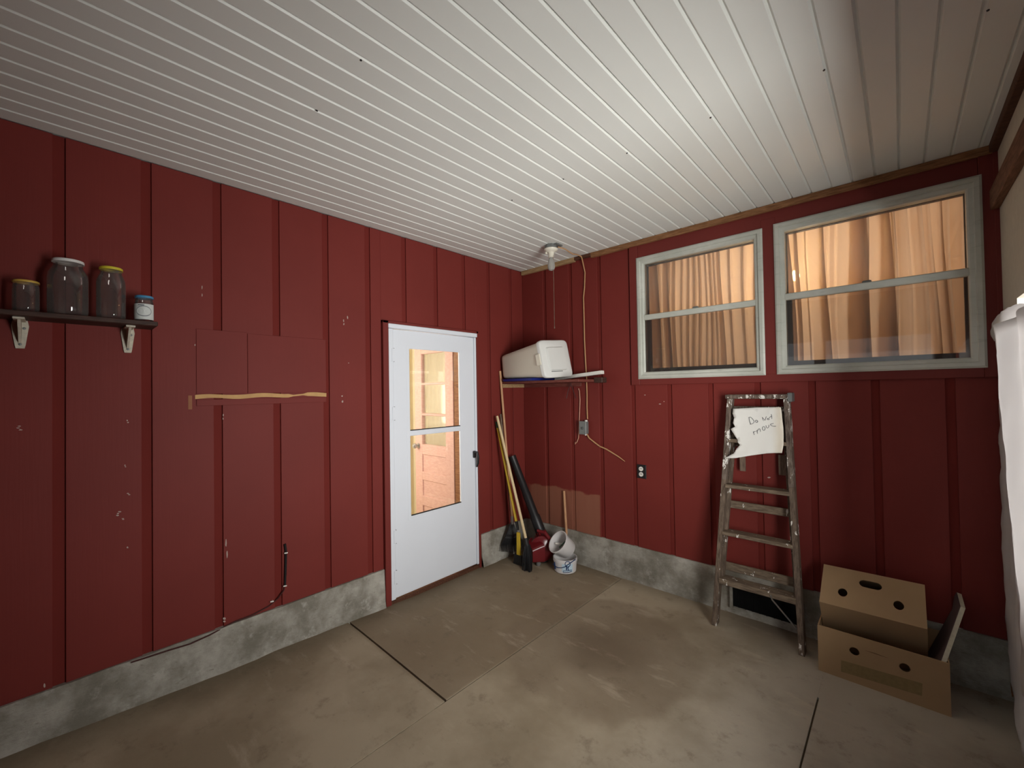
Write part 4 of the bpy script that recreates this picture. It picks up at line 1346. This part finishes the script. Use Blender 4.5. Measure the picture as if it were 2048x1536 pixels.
letters = [bezier_pts([(557, 572), (566, 640), (592, 705)]), bezier_pts([(548, 578), (590, 572), (632, 612), (656, 655), (632, 690), (578, 707)]),
           arc(702, 650, 22, 22), bezier_pts([(838, 640), (822, 610), (812, 572)]), [(812, 572), (864, 632)], [(864, 632), (890, 556)], arc(926, 606, 16, 15),
           bezier_pts([(984, 512), (992, 560), (996, 600)]), bezier_pts([(945, 585), (968, 562), (1000, 545)]),
           bezier_pts([(640, 845), (648, 880), (662, 908)]), bezier_pts([(645, 868), (662, 845), (688, 840)]),
           bezier_pts([(706, 822), (712, 850), (722, 885)]), bezier_pts([(714, 850), (736, 805), (762, 795), (772, 815), (780, 848)]),
           arc(840, 786, 26, 38, -60, 300), bezier_pts([(882, 728), (892, 765), (915, 778), (935, 752), (938, 718)]),
           bezier_pts([(1030, 690), (985, 700), (968, 716), (1000, 738), (1040, 745), (1076, 742)])]
for L in letters:
    MB().tube([onlad(*C3(x, y), 0.0252 + crumple(x, y)) for x, y in L], 0.0016, 5).build('handwriting', M['ink'], pn)

# ================================================================== CARDBOARD BOXES
bx = thing('cardboard_box', 'open cardboard banana box on the floor with an olive print', 'box', (2.7, -0.2, 0))
X0, X1, YF, YR, ZB = 2.452, 2.964, -0.368, -0.052, 0.250
t_ = 0.006


def holed_panel(o, ex, ey, th, w, h, holes, name, mat, parent, back=None):
    """panel of w x h in the plane o + ex*a + ey*b with rounded holes (cx, cy, rx, ry); th: thickness vector"""
    bm = bmesh.new()
    loops = []
    def P(a, b):
        return bm.verts.new(Vector(o) + Vector(ex) * a + Vector(ey) * b)
    ed = []
    def ring(pts):
        vs_ = [P(*p) for p in pts]
        for i in range(len(vs_)):
            ed.append(bm.edges.new((vs_[i], vs_[(i + 1) % len(vs_)])))
    ring([(0, 0), (w, 0), (w, h), (0, h)])
    for (cx, cy, rx, ry) in holes:
        n = 20
        pts = []
        for i in range(n):
            a = 2 * math.pi * i / n
            ca, sa = math.cos(a), math.sin(a)
            if rx < ry * 1.5:
                pts.append((cx + rx * ca, cy + ry * sa))
                continue
            pts.append((cx + (rx - ry) * (1 if ca > 1e-6 else -1 if ca < -1e-6 else 0) + ry * ca, cy + ry * sa))
        ring(pts)
    bmesh.ops.triangle_fill(bm, use_beauty=True, use_dissolve=False, edges=ed)
    r = bmesh.ops.extrude_face_region(bm, geom=bm.faces[:])
    for v in [g for g in r['geom'] if isinstance(g, bmesh.types.BMVert)]:
        v.co += Vector(th)
    bmesh.ops.recalc_face_normals(bm, faces=bm.faces)
    me = bpy.data.meshes.new(name)
    bm.to_mesh(me)
    bm.free()
    me.materials.append(mat)
    return link(name, me, parent)


holed_panel((X0, YF, 0.0), (1, 0, 0), (0, 0, 1), (0, t_, 0), X1 - X0, ZB, [(0.158, 0.166, 0.021, 0.021), (0.354, 0.164, 0.021, 0.021)], 'front_panel', M['cardboard'], bx)
MB().box(X0, X1, YR - t_, YR, 0, ZB + 0.015).build('back_panel', M['cardboard'], bx)
MB().box(X0, X0 + t_, YF + t_, YR - t_, 0, ZB).build('side_panel', M['cardboard'], bx)
MB().box(X1 - t_, X1, YF + t_, YR - t_, 0, ZB).build('side_panel', M['cardboard'], bx)
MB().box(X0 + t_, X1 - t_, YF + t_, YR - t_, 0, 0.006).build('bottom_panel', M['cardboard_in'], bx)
# faded print band and a scuffed fold line
g4 = [onB(u, v, YF - 0.0006) for u, v in ((1682, 1320), (1845, 1367), (1844, 1392), (1682, 1343))]
MB().prism(g4, (0, -0.0004, 0)).build('faded_print', M['greenprint'], bx)
MB().prism([onB(u, v, YF - 0.0006) for u, v in ((1728, 1300), (1750, 1306), (1779, 1317), (1750, 1308))], (0, -0.0004, 0)).build('fold_crease', M['cardboard_in'], bx)

ub = thing('upturned_box', 'cardboard box with hand slot and two holes tipped into the lower box', 'box', (2.67, -0.2, 0.3))
E0 = Vector((2.461, -0.352, 0.374))
ex = Vector((1, 0, 0.012)).normalized()
ey = Vector((0, 0.240, 0.150)).normalized()
en = ex.cross(ey).normalized()                  # up and towards the viewer
W_, D_, HH = 0.431, 0.262, 0.235
holed_panel(E0, ex, ey, -en * t_, W_, D_, [(0.098, 0.096, 0.021, 0.027), (0.328, 0.098, 0.021, 0.027), (0.214, 0.186, 0.048, 0.024)], 'slotted_panel', M['cardboard'], ub)
low = E0 - en * HH
MB().hexa([E0 - en * t_, E0 - en * t_ + ex * W_, E0 - en * t_ + ex * W_ + ey * t_, E0 - en * t_ + ey * t_], [low, low + ex * W_, low + ex * W_ + ey * t_, low + ey * t_]).build('front_panel', M['cardboard'], ub)
bkp = E0 + ey * (D_ - t_)
MB().hexa([bkp - en * t_, bkp - en * t_ + ex * W_, bkp - en * t_ + ex * W_ + ey * t_, bkp - en * t_ + ey * t_], [p - en * HH for p in (bkp, bkp + ex * W_, bkp + ex * W_ + ey * t_, bkp + ey * t_)]).build('back_panel', M['cardboard'], ub)
for a in (0, W_ - t_):
    s0 = E0 + ex * a + ey * t_ - en * t_
    MB().hexa([s0, s0 + ex * t_, s0 + ex * t_ + ey * (D_ - 2 * t_), s0 + ey * (D_ - 2 * t_)], [p - en * (HH - t_) for p in (s0, s0 + ex * t_, s0 + ex * t_ + ey * (D_ - 2 * t_), s0 + ey * (D_ - 2 * t_))]).build('side_panel', M['cardboard'], ub)
# flat board stuck into the box
fb = thing('flat_board', 'flat brown board with pale foam edge stuck upright in the cardboard box', 'board', (2.95, -0.25, 0.006))
def onboard(u, v, off=0.0):
    """pixel ray met with the leaning board's outer face x = 2.953 + 0.366 (z - 0.24)"""
    d = ray(u, v)
    t = (2.953 + off + 0.366 * (CAM.z - 0.24) - CAM.x) / (d.x - 0.366 * d.z)
    return CAM + d * t


pT, pR, pA = onboard(1921, 1181), onboard(1931, 1217), onboard(1892, 1328)
xb = lambda z: 2.953 + 0.366 * (z - 0.24)
low = pA + (pA - pR).normalized() * 0.1
low = Vector((xb(0.03), max(-0.35, pA.y), 0.03))
poly = [low, pA, pR, pT, Vector((xb(pT.z - 0.06), -0.075, pT.z - 0.06)), Vector((xb(0.03), -0.075, 0.03))]
MB().prism(poly, (-0.016, 0, 0.004)).build('board_core', M['foam'], fb)
MB().prism([p + Vector((-0.0165, 0, 0.004)) for p in poly], (-0.0022, 0, 0)).build('board_face', M['boardface'], fb)

# ================================================================== TARP ON THE RIGHT
tp = thing('hanging_tarp', 'wrinkled white tarp hanging over the right side wall', 'tarp', (3.16, -0.4, 0))


def edge_y(z):
    if z > 0.62:
        return -0.018 - 0.010 * math.sin(z * 5)
    k = (0.62 - z) / 0.62
    return -0.018 - 0.34 * k ** 1.9


def sheet(a, b):
    z = 0.012 + (1.80 - 0.012) * b
    y = edge_y(z) + (-0.52 - edge_y(z)) * a
    x = 3.186 - 0.012 * math.sin(a * 9 + 1.2 * math.sin(b * 4)) * (0.4 + 0.6 * a) - 0.012 * noise.noise(Vector((a * 7, b * 16, 2))) - 0.010 * max(0, 1 - z / 0.5)
    return (min(x, 3.200), y, z)


MB().grid(sheet, 26, 44).build('tarp_layer', M['tarp'], tp, smooth=True, angle=180, solid=0.002)


def sheet2(a, b):
    z = 0.30 + (1.83 - 0.30) * b
    y0 = -0.36 - 0.20 * (1 - b) ** 1.3
    y = y0 + (-1.24 - y0) * a
    x = 3.140 + 0.014 * math.sin(a * 11 + b * 3) - 0.010 * noise.noise(Vector((a * 6, b * 12, 7))) + 0.02 * (1 - b)
    return (x, y, z)


MB().grid(sheet2, 20, 34).build('tarp_layer', M['tarp'], tp, smooth=True, angle=180, solid=0.002)


def roll(a, b):
    y = -0.004 - 1.22 * a
    an = 2 * math.pi * b
    r = 0.042 + 0.012 * noise.noise(Vector((a * 9, math.cos(an) * 1.5, math.sin(an) * 1.5))) + 0.008 * math.sin(a * 8)
    cx, cz = 3.186, 1.842 + 0.012 * math.sin(a * 5)
    return (cx + r * 0.55 * math.cos(an), y, cz + r * 1.2 * math.sin(an))


MB().grid(roll, 30, 16).build('tarp_roll', M['tarp'], tp, smooth=True, angle=180)
